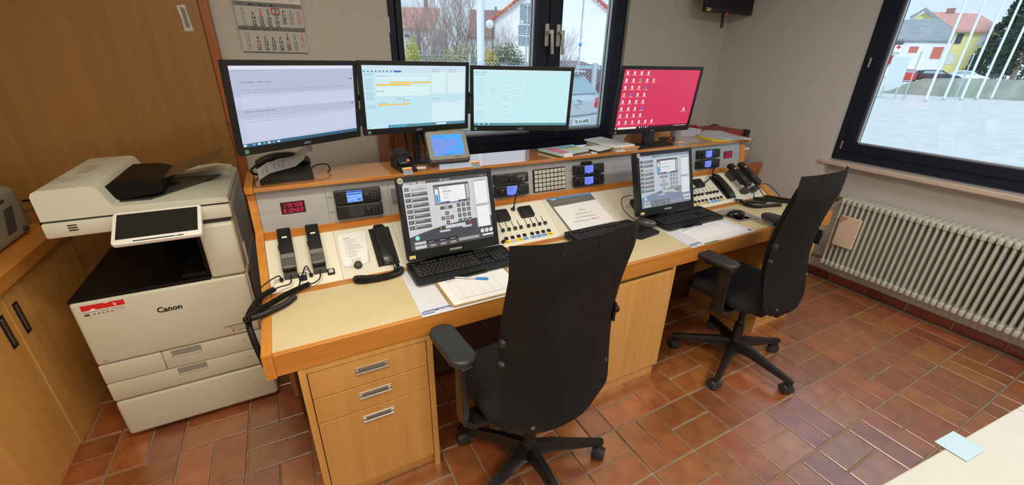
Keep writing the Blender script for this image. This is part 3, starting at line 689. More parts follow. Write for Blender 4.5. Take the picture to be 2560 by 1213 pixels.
def monitor(label, c, yaw, tilt, w, h, kind, arm=True):
    ya, ti = R(yaw), R(tilt)
    ex = Vector((math.cos(ya), math.sin(ya), 0)); n = Vector((-math.sin(ya), math.cos(ya), 0)); up = Vector((0, 0, 1))*math.cos(ti)+n*math.sin(ti)
    T = frame(c, ex, up)
    t = thing('monitor', label, 'monitor', (c[0], c[1], c[2]-h/2), 'monitors on the console ledge')
    b = B(T); b.bb(-w/2, w/2, -h/2, h/2, -.022, -.004, .004, 2); b.bb(-w*.36, w*.36, -h*.36, h*.36, -.05, -.02, .012, 2); b.bb(-.06, .06, -.06, .06, -.064, -.048); ob('casing', b, W_BLACK, t, 40)
    bz, bt = .0165, .027
    b = B(T)
    for q in ((-w/2, w/2, h/2-bz, h/2), (-w/2, w/2, -h/2, -h/2+bt), (-w/2, -w/2+bz, -h/2+bt, h/2-bz), (w/2-bz, w/2, -h/2+bt, h/2-bz)): b.bb(*q, -.006, .002, .0012)
    z = ob('bezel', b, BEZ, t)
    f = Flat(); f.text('AOC', 0, -h/2+.008, .0135, rgb(150, 150, 152), .02, 'c'); f.rect(-w/2+.018, -h/2+.006, -w/2+.032, -h/2+.02, rgb(96, 130, 130))
    f.build('brand_mark', T, PRINT, z, .0022)
    f = Flat(); content(kind, f, w-2*bz, h-bz-bt); f.build('screen', T @ Matrix.Translation((-w/2+bz, -h/2+bt, 0)), SCREEN, t, -.0035)
    return T
m1 = monitor('left monitor with pale lilac table page, angled beside the wardrobe', (-1.04, 0.814, 1.4), 30.5, -5, .518, .309, 1)
m2 = monitor('middle left monitor with orange bars on a pale blue page', (-0.551, 0.963, 1.402), 5.1, -5, .518, .309, 2)
m3 = monitor('monitor with columns of faint lists before the window', (-0.04, 0.899, 1.389), -17.7, -5, .518, .309, 3)
m4 = monitor('monitor with red desktop and rows of icons on a flat square foot', (.826, .825, 1.372), -.9, -5, .613, .366, 4)
r4 = bpy.data.objects['monitor.003']
b = B(); b.prism([(.742, .99), (1.12, .985), (1.085, .884), (.774, .852)][::-1], 1.0905, 1.099, .002); ob('foot', b, W_MATT, r4)
b = B(); b.box((.87, .905, 1.16), (.085, .022, .15), .004, 2, Matrix.Rotation(R(-6), 4, 'X')); b.bb(.83, .91, .86, .91, 1.21, 1.36, .004); ob('neck', b, W_BLACK, r4, 30)
# three-arm stand carrying the left monitors
t = thing('monitor_stand', 'black round pole stand carrying the three left monitors', 'stand', (-.545, 1.03, 1.09))
b = B(); b.lathe([(.055, 0), (.055, .006), (.045, .012), (.02, .016)], (-.55, 1.04, 1.0905), 28); ob('base', b, W_BLACK, t, 40)
b = B(); b.cyl((-.55, 1.055, 1.10), (-.55, 1.055, 1.50), .0185); ob('pole', b, W_BLACK, t, 40)
b = B(); b.box((-.55, 1.05, 1.40), (.055, .05, .05), .004)
for q in ([(-.55, 1.08, 1.40), (-.88, 1.06, 1.40), (-1.0, .92, 1.40)], [(-.55, 1.08, 1.40), (-.22, 1.10, 1.40), (-.02, .99, 1.39)]): b.tube(q, .013, 10)
ob('arm', b, W_BLACK, t, 30)
b = B(); b.bb(-.822, -.806, .955, .99, 1.29, 1.36, .002); ob('arm_joint', b, W_MATT, t)
b = B(); b.bb(-.298, -.283, .99, 1.02, 1.32, 1.40, .002); ob('arm_joint', b, W_MATT, t)
b = B()
for q in ([(-.60, 1.07, 1.30), (-.59, 1.09, 1.18), (-.58, 1.08, 1.115), (-.565, 1.07, 1.098)], [(-.515, 1.075, 1.26), (-.495, 1.07, 1.16), (-.45, 1.06, 1.11), (-.41, 1.08, 1.097)], [(-.525, 1.075, 1.25), (-.49, 1.065, 1.13), (-.47, 1.05, 1.097)]): b.tube(smooth_path(q), .006, 6)
ob('cable', b, W_RUB, t, 40)
# ---------------------------------------------------------------- operator touch screens
def touch_content(f, w, h, sty):
    dim = 1 if sty == 1 else .92
    def g(x, bl=0): return rgb(x*dim, x*dim, min(255, x*dim+bl))
    BG = g(206, 4) if sty == 1 else rgb(184, 194, 208); DK = g(74, 6) if sty == 1 else rgb(126, 138, 158); W = g(236, 3)
    f.rect(0, 0, w, h, BG); f.up()
    arc = [(0, 0)]+[(w, 0), (w, h*.34)]+[(w*(1-k/14), h*(.345-.15*((k/14)**2.2))) for k in range(15)]
    f.poly(arc, DK); f.rect(0, h*.945, w, h, DK)
    f.rect(w*.805, h*.19, w*.985, h*.92, g(190)); f.up()
    f.rect(w*.82, h*.55, w*.975, h*.89, W).rect(w*.82, h*.19, w*.975, h*.51, W)
    f.dash(w*.83, w*.95, h*.90, .002, g(120), .01).dash(w*.83, w*.95, h*.52, .002, g(120), .01)
    f.text('SELECTRIC IDECS', .006, h*.948, h*.042, W, .03, width=w*.24); f.up(); f.poly([(w*.255, h*.985), (w*.27, h*.945), (w*.30, h*.955), (w*.275, h*.95), (w*.268, h*.985)], rgb(215, 60, 50))
    f.text('AP2 - Nes 12', w*.42, h*.956, h*.034, g(225), .01, width=w*.11).text('17:57:45', w*.90, h*.962, h*.02, g(200))
    for i in range(8):
        v = h*(.855-.079*i); lit = (i == 0 and sty == 1) or (i == 2 and sty == 2)
        f.rect(w*.015, v, w*.265, v+h*.056, g(170) if lit else g(96 if sty == 1 else 128)); f.rect(w*.085, v+h*.032, w*.262, v+h*.053, g(205) if lit else g(140)); f.rect(w*.015, v, w*.065, v+h*.056, g(120))
        f.z += 1; f.circ(w*.04, v+h*.027, h*.02, g(70)).circ(w*.04, v+h*.027, h*.012, g(200)).rect(w*.078, v+h*.01, w*.088, v+h*.046, W).dash(w*.10, w*.19, v+h*.036, .0022, g(225), .007); f.z -= 1
    f.rect(w*.335, h*.61, w*.755, h*.905, g(132)).rect(w*.335, h*.875, w*.755, h*.905, g(54)).rect(w*.725, h*.66, w*.742, h*.87, W); f.up()
    f.rect(w*.40, h*.635, w*.705, h*.87, W).rect(w*.35, h*.64, w*.385, h*.84, W); f.up()
    f.rect(w*.352, h*.645, w*.38, h*.76, rgb(40, 160, 235)).rect(w*.405, h*.622, w*.505, h*.648, rgb(52, 66, 112)).rect(w*.61, h*.622, w*.71, h*.648, rgb(52, 66, 112)); f.up()
    K = g(40); f.text('Gespräch', w*.415, h*.628, h*.018, W).text('Pause', w*.635, h*.628, h*.018, W)
    if sty == 1: f.text('Status 2...', w*.43, h*.835, h*.03, K).text('RP & LR', w*.44, h*.785, h*.034, K, .02, width=w*.09, shear=.2).text('N: 275', w*.44, h*.74, h*.03, rgb(110, 110, 110)).text('LR KL', w*.44, h*.695, h*.03, rgb(60, 90, 130))
    else: f.text('RP & LR KL', w*.43, h*.80, h*.03, rgb(200, 60, 60)).dash(w*.43, w*.60, h*.74, .003, rgb(90, 110, 150), .012)
    BT = g(92 if sty == 1 else 150)
    f.rect(w*.385, h*.535, w*.53, h*.585, BT).circ(w*.458, h*.562, h*.034, g(190))
    for u, v in ((.458, .475), (.405, .405), (.458, .405), (.511, .405), (.458, .335)): f.rect(w*(u-.021), h*(v-.027), w*(u+.021), h*(v+.027), BT)
    for i in range(3):
        for j in range(4):
            u, v = w*(.605+.058*i), h*(.57-.078*j); f.rect(u-w*.021, v-h*.029, u+w*.021, v+h*.029, BT); f.z += 1; f.text(('123', '456', '789', '*0#')[j][i], u, v-h*.016, h*.04, g(225), 0, 'c'); f.z -= 1
    f.up(); f.circ(w*.458, h*.405, h*.017, rgb(240, 150, 110))
    for u, v in ((.458, .48), (.405, .405), (.511, .405), (.458, .33)): f.circ(w*u, h*v, h*.008, W)
    P = g(205, 4)
    f.rect(w*.42, h*.248, w*.66, h*.298, P).rect(w*.345, h*.205, w*.47, h*.232, P).rect(w*.62, h*.225, w*.735, h*.252, P).rect(w*.345, h*.245, w*.385, h*.282, g(40)).rect(w*.70, h*.262, w*.733, h*.297, rgb(170, 50, 60))
    f.z += 1; f.text('PTT', w*.54, h*.262, h*.022, g(90), 0, 'c').rect(w*.355, h*.25, w*.372, h*.275, rgb(130, 190, 40)); f.z -= 1
    f.circ(w*.085, h*.175, h*.034, rgb(150, 225, 225)).rect(w*.045, h*.075, w*.175, h*.117, g(196)).rect(w*.045, h*.015, w*.175, h*.06, P)
    for i, s_ in enumerate(('ELW 1', 'ELW 2', 'Übernahme')): f.rect(w*(.18+.125*i), h*.075, w*(.295+.125*i), h*.117, g(34 if sty == 1 else 110)); f.z += 1; f.text(s_, w*(.2375+.125*i), h*.085, h*.02, W, .01, 'c', width=w*.07); f.z -= 1
    for i in range(3): f.rect(w*(.2+.118*i), h*.012, w*(.3+.118*i), h*.06, g(98)); f.z += 1; f.dash(w*(.22+.118*i), w*(.28+.118*i), h*.035, .003, W, .008).rect(w*(.22+.118*i), h*.014, w*(.28+.118*i), h*.019, rgb(230, 150, 90)); f.z -= 1
    f.rect(w*.555, h*.03, w*.81, h*.075, g(160)).rect(w*.855, h*.045, w*.995, h*.07, W)
    for i in range(3): f.circ(w*(.86+.055*i), h*.125, h*.031, W); f.z += 1; f.poly([(w*(.85+.055*i), h*.135), (w*(.856+.055*i), h*.14), (w*(.872+.055*i), h*.115), (w*(.868+.055*i), h*.11)], (g(60), rgb(200, 60, 60), g(150))[i]); f.z -= 1
def touch(label, c, tilt, w, h, sty, badge):
    ti = R(tilt); T = frame(c, (1, 0, 0), (0, math.sin(ti), math.cos(ti)))
    t = thing('touch_monitor', label, 'monitor', (c[0], c[1], c[2]-h/2), 'touch monitors on the slope')
    b = B(T); b.bb(-w/2, w/2, -h/2, h/2, -.04, -.003, .006, 2); b.bb(-w*.3, w*.3, -h*.45, h*.3, -.075, -.035, .012, 2); ob('casing', b, W_BLACK, t, 40)
    bz, bt = .020, .040; b = B(T)
    for q in ((-w/2, w/2, h/2-bz, h/2), (-w/2, w/2, -h/2, -h/2+bt), (-w/2, -w/2+bz, -h/2+bt, h/2-bz), (w/2-bz, w/2, -h/2+bt, h/2-bz)): b.bb(*q, -.008, .004, .002)
    z = ob('bezel', b, BEZ, t)
    f = Flat(); f.text('HYUNDAI', 0, -h/2+.015, .0125, rgb(205, 205, 205), .025, 'c').rect(-w/2+.006, -h/2+.008, -w/2+.032, -h/2+.022, rgb(225, 220, 200)); f.up(); f.rect(-w/2+.006, -h/2+.016, -w/2+.032, -h/2+.022, rgb(245, 205, 40)).dash(-w/2+.010, -w/2+.028, -h/2+.010, .003, rgb(60, 60, 60), .004)
    f.circ(-w/2+.014, h/2-.016, .0125, rgb(178, 172, 164)); f.up(); f.dash(-w/2+.006, -w/2+.022, h/2-.016, .002, rgb(80, 80, 80), .004).dash(-w/2+.007, -w/2+.021, h/2-.020, .002, rgb(80, 80, 80), .004)
    f.build('brand_mark', T, PRINT, z, .0043)
    f = Flat(); touch_content(f, w-2*bz, h-bz-bt, sty); f.build('screen', T @ Matrix.Translation((-w/2+bz, -h/2+bt, 0)), SCREEN, t, -.002)
    b = B(); b.yz([(c[1]+.045, .80), (c[1]+.085, .80), (c[1]+.12, .93), (c[1]+.05, .93)], c[0]-.05, c[0]+.05)
    b.yz([(.62, .768), (.70, .815), (.70, .84), (.61, .80)], c[0]-.11, c[0]+.11); ob('foot', b, W_BLACK, t)
touch('left touch monitor with grey dispatch page, keyboard tucked under it', (-.548, .59, .964), 15.75, .42, .348, 1, 1)
touch('right touch monitor with bluish dispatch page, on the right work place', (.702, .56, .974), 16.5, .42, .34, 2, 1)
b = B(); b.tube(smooth_path([(.515, .62, .90), (.47, .64, .88), (.455, .60, .83), (.50, .56, .78), (.535, .53, .755), (.53, .50, .752)]), .0025, 6); tag(ob('touch_monitor_cable', b, W_RUB), 'thin black cable looping left of the right touch monitor', 'cable')
# ---------------------------------------------------------------- keyboards
W_KB = mat('keyboard_body', rgb(20, 20, 22), .4); W_KC = mat('keycap', rgb(34, 34, 36), .42); W_KR = mat('keyboard_rim', rgb(120, 122, 126), .35)
key_me = {}
def keyboard(label, c, w, d, yaw, cat='keyboard'):
    t = thing('keyboard', label, cat, (0, 0, 0), 'keyboards on the console')
    b = B(Matrix.Rotation(R(90), 4, 'X')); 
    b = B(); b.loft([[(x, y, z0 if k == 0 else (z0+.016+.010*(y/d+.5))) for x, y in rr(w-ins, d-ins, .018)] for k, z0, ins in ((0, .001, .004), (1, .001, 0))]); ob('body', b, W_KB, t, 40)
    b = B(); b.loft([[(x, y, z) for x, y in rr(w+.004, d+.004, .02)] for z in (.0005, .005)]); ob('rim', b, W_KR, t, 40)
    p = .0188*(w/.465); tilt = math.atan2(.010, d); x00 = -w/2+.016; yt = d/2-.028
    def key(x, y, kw):
        kk = (round(kw, 2), round(p, 4))
        if kk not in key_me:
            q = B(); q.box((0, 0, .003), (kw*p-.0022, p-.0028, .006), .0018); o_ = ob('key', q, W_KC, t); key_me[kk] = o_.data; bpy.data.objects.remove(o_)
        o = ob('key', key_me[kk], None, t); o.location = (x, y, .0165+.010*(y/d+.5)); o.rotation_euler = (tilt, 0, 0)
    rows = [([1, -1]+[1]*4+[-.5]+[1]*4+[-.5]+[1]*4, 0), ([1]*13+[2], 1), ([1.5]+[1]*12+[1.5], 2), ([1.75]+[1]*12+[1.25], 3), ([1.25]+[1]*11+[2.75], 4), ([1.25, 1.25, 1.25, 6.25, 1.25, 1.25, 1.25, 1.25], 5)]
    for ks, r_ in rows:
        x = x00; y = yt-r_*p-(.006 if r_ else 0)
        for k in ks:
            if k > 0: key(x+k*p/2, y, k)
            x += abs(k)*p
    xn = x00+15.25*p
    for r_ in range(0, 6):
        for k in range(3):
            if r_ == 3 or (r_ == 4 and k != 1): continue
            key(xn+(k+.5)*p, yt-r_*p-(.006 if r_ else 0), 1)
    xn += 3.25*p
    for r_ in range(1, 6):
        for k in range(4):
            if (k == 3 and r_ in (3, 5)) or xn+(k+1)*p > w/2-.006: continue
            key(xn+(k+.5)*p, yt-r_*p-.006, 1)
    f = Flat()
    for q in range(14): f.rect(x00+q*.027, yt+.013, x00+q*.027+.006, yt+.0145, rgb(110, 110, 112))
    f.build('legend', Matrix.Translation((0, 0, .0235+.004)), PRINT, t)
    t.location = c; t.rotation_euler = (0, 0, R(yaw)); return t
keyboard('black wide keyboard lying before the left touch monitor', (-.535, .487, .7492), .458, .178, 0)
keyboard('black wide keyboard lying before the right touch monitor', (.825, .487, .7492), .458, .182, .5)
keyboard('black flat keyboard behind the left chair backrest, leaning on the slope edge', (.262, .516, .7495), .445, .125, .6)
def mouse(label, c, yaw, m=W_BLACK):
    t = thing('mouse', label, 'mouse', (0, 0, 0), 'computer mice')
    b = B(); rings = []
    for z, k in ((0, .93), (.008, 1), (.018, .96), (.028, .80), (.034, .5), (.036, .2)):
        rings.append([((.031*k)*math.cos(a)*(1+.08*math.sin(a)), .056*(k**.8)*math.sin(a)-(.004 if z > .02 else 0), z) for a in [2*math.pi*i/22 for i in range(22)]])
    b.loft(rings); ob('shell', b, m, t, 60)
    b = B(); b.cyl((-.003, .030, .027), (.003, .030, .027), .008, n=12); ob('wheel', b, W_GREY, t, 40)
    b = B(); b.tube([(0, .055, .008), (0, .075, .006), (.0, .10, .003)], .002, 6); ob('cable', b, W_RUB, t)
    t.location = c; t.rotation_euler = (0, 0, R(yaw))
W_GLOSS = mat('gloss_black', rgb(20, 21, 22), .12)
mouse('glossy black mouse on the picture mouse pad at right', (1.155, .40, .7515), 70, W_GLOSS)
mouse('dark mouse beside the middle keyboard, behind the left chair', (.535, .50, .7615), 30, mat('graphite', rgb(74, 74, 74), .25))
b = B(frame((.46, .43, .7475), (1, .15, 0), (-.15, 1, 0))); b.prism(rr(.17, .08, .02), 0, .012, .003, 2); tag(ob('wrist_rest', b, W_MATT, None, 30), 'black wrist pad under the dark mouse, right of the left chair', 'mouse pad')
t = thing('mouse_pad', 'grey mouse pad with a mauve picture on the right work place', 'mouse pad', (1.19, .42, .747))
T = frame((1.19, .415, .7473), (1, -.1, 0), (.1, 1, 0))
b = B(T); b.prism(rr(.185, .185, .012), 0, .0025); ob('pad', b, mat('pad_grey', rgb(150, 138, 136), .7), t)
f = Flat(); f.circ(-.02, -.05, .05, rgb(130, 110, 122), rv=.03).circ(-.045, -.05, .03, rgb(108, 88, 104), rv=.025).circ(.02, -.06, .03, rgb(116, 98, 112), rv=.02).rect(-.09, .04, .09, .09, rgb(164, 152, 146)); f.build('picture', T, PRINT, t, .0027)
b = B(); b.prism([(1.267, .318), (1.21, .22), (1.235, .206), (1.285, .216), (1.325, .285), (1.30, .318)][::-1], .7473, .7515, .0015); tag(ob('clear_tray', b, mat('clear_grey_plastic', rgb(196, 192, 190), .2, alpha=.55)), 'flat translucent plastic sheet at the worktop edge by the right chair', 'sheet')
# ---------------------------------------------------------------- handsets
def handset_mic(label, u, v0, h, cup, group):
    T = TS @ Matrix.Translation((u, v0, 0))
    t = thing('hand_microphone', label, 'microphone', tuple(T @ Vector((0, 0, 0))), group)
    b = B(T); b.bb(-.024, .024, .0, .03, .0, h*.45, .002); ob('cradle', b, W_DGREY, t); b = B(T); b.bb(-.022, .022, .12, .19, 0, h*.5, .003); ob('cradle', b, W_DGREY, t)
    b = B(T); b.box((0, .118, h*.75), (.05, .20, .028), .005, 2); b.box((0, .115, h*.55), (.044, .13, .02), .004); ob('body', b, W_BLACK, t, 40)
    b = B(T); b.bb(-.0235, .0235, .022, .088, h*.75+.012, h*.75+.016, .002); g = ob('grille_plate', b, W_GREY if cup else W_DGREY, t)
    b = B(T)
    for k in range(6): b.bb(-.0225, .0225, .030+k*.0065, .0325+k*.0065, h*.75+.0155, h*.75+.017)
    ob('grille_slots', b, W_MATT, g)
    b = B(T); b.bb(-.009, .009, .165, .173, h*.75+.0138, h*.75+.0146, .0005); ob('name_tag', b, W_WHITE2, t)
    b = B(T); b.bb(-.028, -.024, .12, .14, h*.75-.006, h*.75+.006, .001); ob('talk_key', b, W_MATT, t)
    return t
A1 = handset_mic('black hand microphone with grey grille, leftmost on the slope', -1.193, .05, .05, 1, 'hand microphones in cradles')
A2 = handset_mic('black hand microphone with grey grille, second from the left end', -1.089, .05, .05, 1, 'hand microphones in cradles')
A3 = handset_mic('black raised hand microphone beside the right telephone handset', 1.555, .045, .085, 0, 'hand microphones in cradles')
A4 = handset_mic('black raised hand microphone next to the right side cheek', 1.665, .045, .085, 0, 'hand microphones in cradles')
def S(u, v, n=0): return TS @ Vector((u, v, n))
def cord(parent, lead, path, tail=None, name='coiled_cord'):
    b = B(); coil(b, path); b.tube(smooth_path(lead), .0026, 6)
    if tail: b.tube(smooth_path(tail), .0026, 6); e = Vector(tail[-1]); b.cyl(e, e+Vector((0, -.004, -.012)), .008, .006, 10)
    ob(name, b, W_RUB, parent, 60)
cord(A1, [S(-1.192, .05, .03), S(-1.20, .02, .02), (-1.235, .585, .775), (-1.255, .575, .775)],
     [(-1.255, .575, .775), (-1.29, .53, .78), (-1.318, .475, .775), (-1.335, .42, .76), (-1.333, .40, .70), (-1.325, .41, .60), (-1.322, .43, .55), (-1.318, .42, .62)],
     [(-1.318, .44, .768), (-1.30, .53, .80), (-1.265, .60, .80), S(-1.235, .056, .03), S(-1.228, .055, .012)])
cord(A2, [S(-1.088, .05, .03), S(-1.095, .02, .02), (-1.115, .585, .765), (-1.135, .575, .768)],
     [(-1.135, .575, .768), (-1.20, .545, .765), (-1.25, .505, .765), (-1.30, .455, .768), (-1.335, .405, .775), (-1.325, .392, .778), (-1.28, .43, .765), (-1.22, .475, .76), (-1.19, .515, .76)],
     [(-1.19, .515, .762), (-1.17, .57, .775), S(-1.15, .06, .02), S(-1.135, .085, .02), S(-1.124, .052, .012)])
cord(A3, [S(1.555, .045, .05), S(1.545, .01, .05), (1.56, .57, .80), (1.55, .555, .765)], [(1.55, .555, .765), (1.60, .50, .764), (1.66, .45, .763), (1.72, .40, .763)],
     [(1.60, .51, .775), (1.585, .56, .83), (1.60, .60, .83), S(1.60, .055, .01)])
cord(A4, [S(1.665, .045, .05), S(1.66, .01, .04), (1.655, .57, .785), (1.66, .55, .765)], [(1.66, .55, .765), (1.70, .50, .764), (1.73, .45, .764), (1.75, .41, .763)],
     [(1.72, .48, .775), (1.71, .56, .83), (1.68, .61, .83), S(1.66, .055, .01)])
W_HSET = mat('handset_black', rgb(28, 28, 27), .3)
def phone(label, u0, v0, hu):
    T = TS @ Matrix.Translation((u0, v0, 0)); t = thing('telephone_handset', label, 'handset', tuple(T @ Vector((0, 0, 0))), 'telephone handsets on the slope')
    b = B(T); b.prism([(0, 0), (.088, 0), (.088, .20), (0, .20)], 0, .008, .002); b.bb(.018, .07, .002, .05, .006, .02, .003); b.bb(.018, .07, .16, .2, .006, .02, .003); ob('cradle', b, W_BLACK, t, 30)
    b = B(T); rings = []
    for k in range(15):
        y = .206-.206*k/14; a = k/14; n = .016+.012*math.sin(math.pi*a)**.8; hw = .0255-.002*math.sin(math.pi*a); th = .022-.004*math.sin(math.pi*a)
        if k in (0, 14): hw *= .8; th *= .7
        rings.append([(hu+x, y, n+z) for x, z in rr(hw*2, th, .007, 3)])
    b.loft(rings); ob('handset', b, W_HSET, t, 50)
    b = B(T); b.ball((.08, .012, .008), .003, 1); ob('hook_button', b, W_DGREY, t); return t
p1 = phone('black telephone handset lying on the left slope beside a note', -.867, .028, .044)
p2 = phone('black telephone handset lying on the right slope by the faders', 1.37, .030, .042)
cord(p1, [S(-.82, .03, .02), S(-.812, .012, .025), (-.81, .57, .765)], [(-.805, .565, .765), (-.82, .535, .763), (-.88, .53, .762), (-.93, .545, .762), (-.965, .56, .762), (-.968, .535, .762), (-.93, .52, .761), (-.86, .515, .761), (-.80, .53, .761), (-.785, .565, .763)], [(-.785, .565, .763), (-.79, .59, .77), S(-.793, .02, .012)])
cord(p2, [S(1.415, .035, .02), S(1.41, .0, .02), (1.405, .555, .77)], [(1.405, .555, .768), (1.39, .50, .762), (1.41, .45, .76), (1.48, .43, .76), (1.55, .415, .76), (1.60, .40, .76)], [(1.45, .53, .764), (1.43, .56, .77), S(1.43, .01, .012)])
b = B(); coil(b, [(1.43, .525, .763), (1.50, .50, .762), (1.56, .47, .762)]); b.tube(smooth_path([(1.56, .47, .762), (1.565, .50, .775), (1.60, .52, .775), (1.64, .48, .765), (1.66, .44, .765)]), .003, 6); tag(ob('coiled_cord', b, W_RUB, None, 60), 'loose black coiled cord on the right end of the worktop', 'cord')
b = B(); b.tube(smooth_path([(1.50, .845, .925), (1.42, .80, .905), (1.30, .72, .89), (1.20, .70, .86), (1.15, .71, .84), (1.08, .70, .83)]), .0045, 6); b.ball((1.505, .84, .925), .014, 2); tag(ob('radio_lead', b, W_RUB, None, 60), 'black curved lead from the lower right radio to behind the touch monitor', 'cable')
# small loudspeakers and gooseneck microphone
def spk(label, u, v, w, h):
    T = TS @ Matrix.Translation((u, v, 0)); t = thing('small_loudspeaker', label, 'loudspeaker', tuple(T @ Vector((0, 0, 0))), 'small loudspeakers on the slope')
    b = B(T); b.prism(rr(w, h, .010), 0, .016, .004, 2); ob('case', b, W_BLACK, t, 40)
    b = B(T); b.prism(rr(w-.012, h-.012, .008), .015, .019, .003, 2); ob('grille', b, W_MATT, t, 40)
spk('black square loudspeaker half hidden by the left touch monitor', -.222, .185, .078, .072)
spk('black square loudspeaker right of the gooseneck microphone', -.082, .185, .078, .070)
spk('black loudspeaker right of the right touch monitor', 1.228, .189, .078, .068)
t = thing('gooseneck_microphone', 'thin black gooseneck microphone with a silver tip between two loudspeakers', 'microphone', tuple(S(-.143, .217)))
b = B(TS); b.lathe([(.012, 0), (.012, .003), (.007, .006), (.006, .02)], (-.143, .217, 0), 16); ob('foot', b, W_BLACK, t, 40)
q = S(-.143, .217, .01); b = B(); P = smooth_path([q, q+Vector((.006, -.006, .05)), q+Vector((.013, -.014, .10)), q+Vector((.02, -.026, .14))]); b.tube(P, .0035, 8); b.tube([P[-1], P[-1]+Vector((.006, -.015, .02))], .005, 8); ob('stem', b, W_BLACK, t, 60)
b = B(); b.cyl(P[-1]+Vector((.006, -.015, .02)), P[-1]+Vector((.011, -.027, .032)), .0055, .005, 10); ob('tip', b, W_CHROME, t, 60)
# ---------------------------------------------------------------- papers and small things on the worktop and slopes
def sheet_thing(name, label, cat, pts, z, th, m, group=None, bev=0):
    b = B(); a = sum(pts[i][0]*pts[(i+1) % len(pts)][1]-pts[(i+1) % len(pts)][0]*pts[i][1] for i in range(len(pts)))
    b.prism(pts if a > 0 else pts[::-1], z, z+th, bev); return tag(ob(name, b, m), label, cat, group)
def quadT(p0, p1, p3, z):                            # plane frame from corner, right end, upper end
    o = Vector((p0[0], p0[1], z)); return frame(o, (p1[0]-p0[0], p1[1]-p0[1], 0), (p3[0]-p0[0], p3[1]-p0[1], 0))
def deskmat(label, p0, p1, p2, p3):
    o = sheet_thing('desk_pad', label, 'desk pad', [p0, p1, p2, p3], .7472, .0014, W_PAPER2, 'paper desk pads')
    T = quadT(p0, p1, p3, .7486); L = math.dist(p0, p1); f = Flat(); Bl = rgb(66, 88, 168)
    f.rect(.004, .012, .05, .017, Bl).rect(.004, .021, L*.55, .030, rgb(74, 98, 176)).rect(.012, .030, .28*L, .034, Bl).rect(L*.55, .012, L-.01, .030, rgb(60, 82, 160)); f.up()
    f.dash(.01, L*.3, .024, .003, WHITE, .05).dash(L*.6, L*.95, .016, .0025, WHITE, .03).dash(L*.6, L*.95, .023, .0025, WHITE, .04)
    f.build('print_band', T, PRINT, o)
deskmat('large pale paper desk pad under the left keyboard and clipboard', (-.806, .194), (-.38, .194), (-.38, .555), (-.795, .555))
deskmat('large pale paper desk pad under the right keyboard', (.549, .196), (1.05, .205), (1.062, .545), (.60, .56))
t = thing('clipboard', 'worn brown hardboard clipboard holding a ruled form on the left desk pad', 'clipboard', (-.56, .31, .749))
b = B(frame((-.538, .321, .7492), (1, .0, 0), (0, 1, 0))); b.prism(rr(.315, .238, .018, 4), 0, .003); ob('board', b, W_HARD, t)
b = B(); b.prism([(-.683, .212), (-.392, .210), (-.392, .425), (-.684, .427)], .7524, .7532); fo = ob('form', b, W_PAPER, t)
T = quadT((-.683, .212), (-.392, .21), (-.684, .427), .7532); f = Flat(); k = rgb(110, 110, 120)
f.dash(.03, .09, .197, .003, k, .03).rect(.03, .186, .10, .1875, k).dash(.03, .07, .174, .003, k, .02).dash(.13, .27, .19, .002, k, .05).dash(.13, .27, .181, .002, k, .05)
for i in range(12): f.rect(.03, .03+.011*i, .27, .0306+.011*i, rgb(190, 190, 196))
for u in (.03, .062, .10, .14, .18, .22, .27): f.rect(u, .03, u+.0007, .162, rgb(180, 180, 188))
f.rect(.03, .028, .27, .0293, k)
for u in (.036, .07, .108, .15): f.dash(u, u+.018, .165, .002, k, .01)
f.build('form_print', T, PRINT, fo, .0002)
def pen(label, p0, p1, m, capm, z, r=.0042):
    t = thing('pen', label, 'pen', (p0[0], p0[1], z-r), 'pens on the papers')
    a = Vector((*p0, z)); e = Vector((*p1, z)); d = e-a
    b = B(); b.cyl(a, a+d*.68, r*.85, n=10); b.cyl(a-d*.03, a, r*.7, n=8); ob('barrel', b, m, t, 40)
    b = B(); b.cyl(a+d*.62, e, r, n=10); b.tube([a+d*.66+Vector((0, 0, r)), e+Vector((0, 0, r*1.3))], r*.35, 5); ob('cap', b, capm, t, 40)
W_CLEAR = mat('clear_barrel', rgb(196, 200, 206), .15)
pen('ballpoint with bright blue cap lying on the ruled form', (-.606, .398), (-.492, .33), W_CLEAR, W_BLUEP, .7585)
pen('slim black pen lying against the left keyboard edge', (-.578, .388), (-.468, .392), W_MATT, W_BLACK, .7585, .0038)
t = tag(sheet_thing('paper_sheet', 'white form sheets lying slanted on the right desk pad', 'paper', [(.637, .206), (1.02, .212), (.985, .395), (.66, .418)], .7489, .0022, W_PAPER), 'white form sheets lying slanted on the right desk pad', 'paper')
T = quadT((.637, .206), (1.02, .212), (.66, .418), .7511); f = Flat(); f.dash(.12, .30, .16, .003, k, .02).dash(.08, .30, .14, .0015, k, .05).rect(.05, .03, .33, .0312, rgb(170, 170, 176)).dash(.04, .12, .18, .003, k, .02); f.build('form_print', T, PRINT, t, .0002)
b = B(); b.prism([(.64, .198), (.76, .2), (.72, .215), (.65, .216)], .7488, .7489+.0006); ob('green_edge', b, mat('green_edge', rgb(70, 120, 90), .7), t)
pen('black pen lying on the white forms of the right work place', (.715, .392), (.845, .386), W_MATT, W_MATT, .756, .0036)
pen('clear ballpoint lying below the black pen on the right forms', (.675, .366), (.785, .375), W_CLEAR, W_CLEAR, .756, .0038)
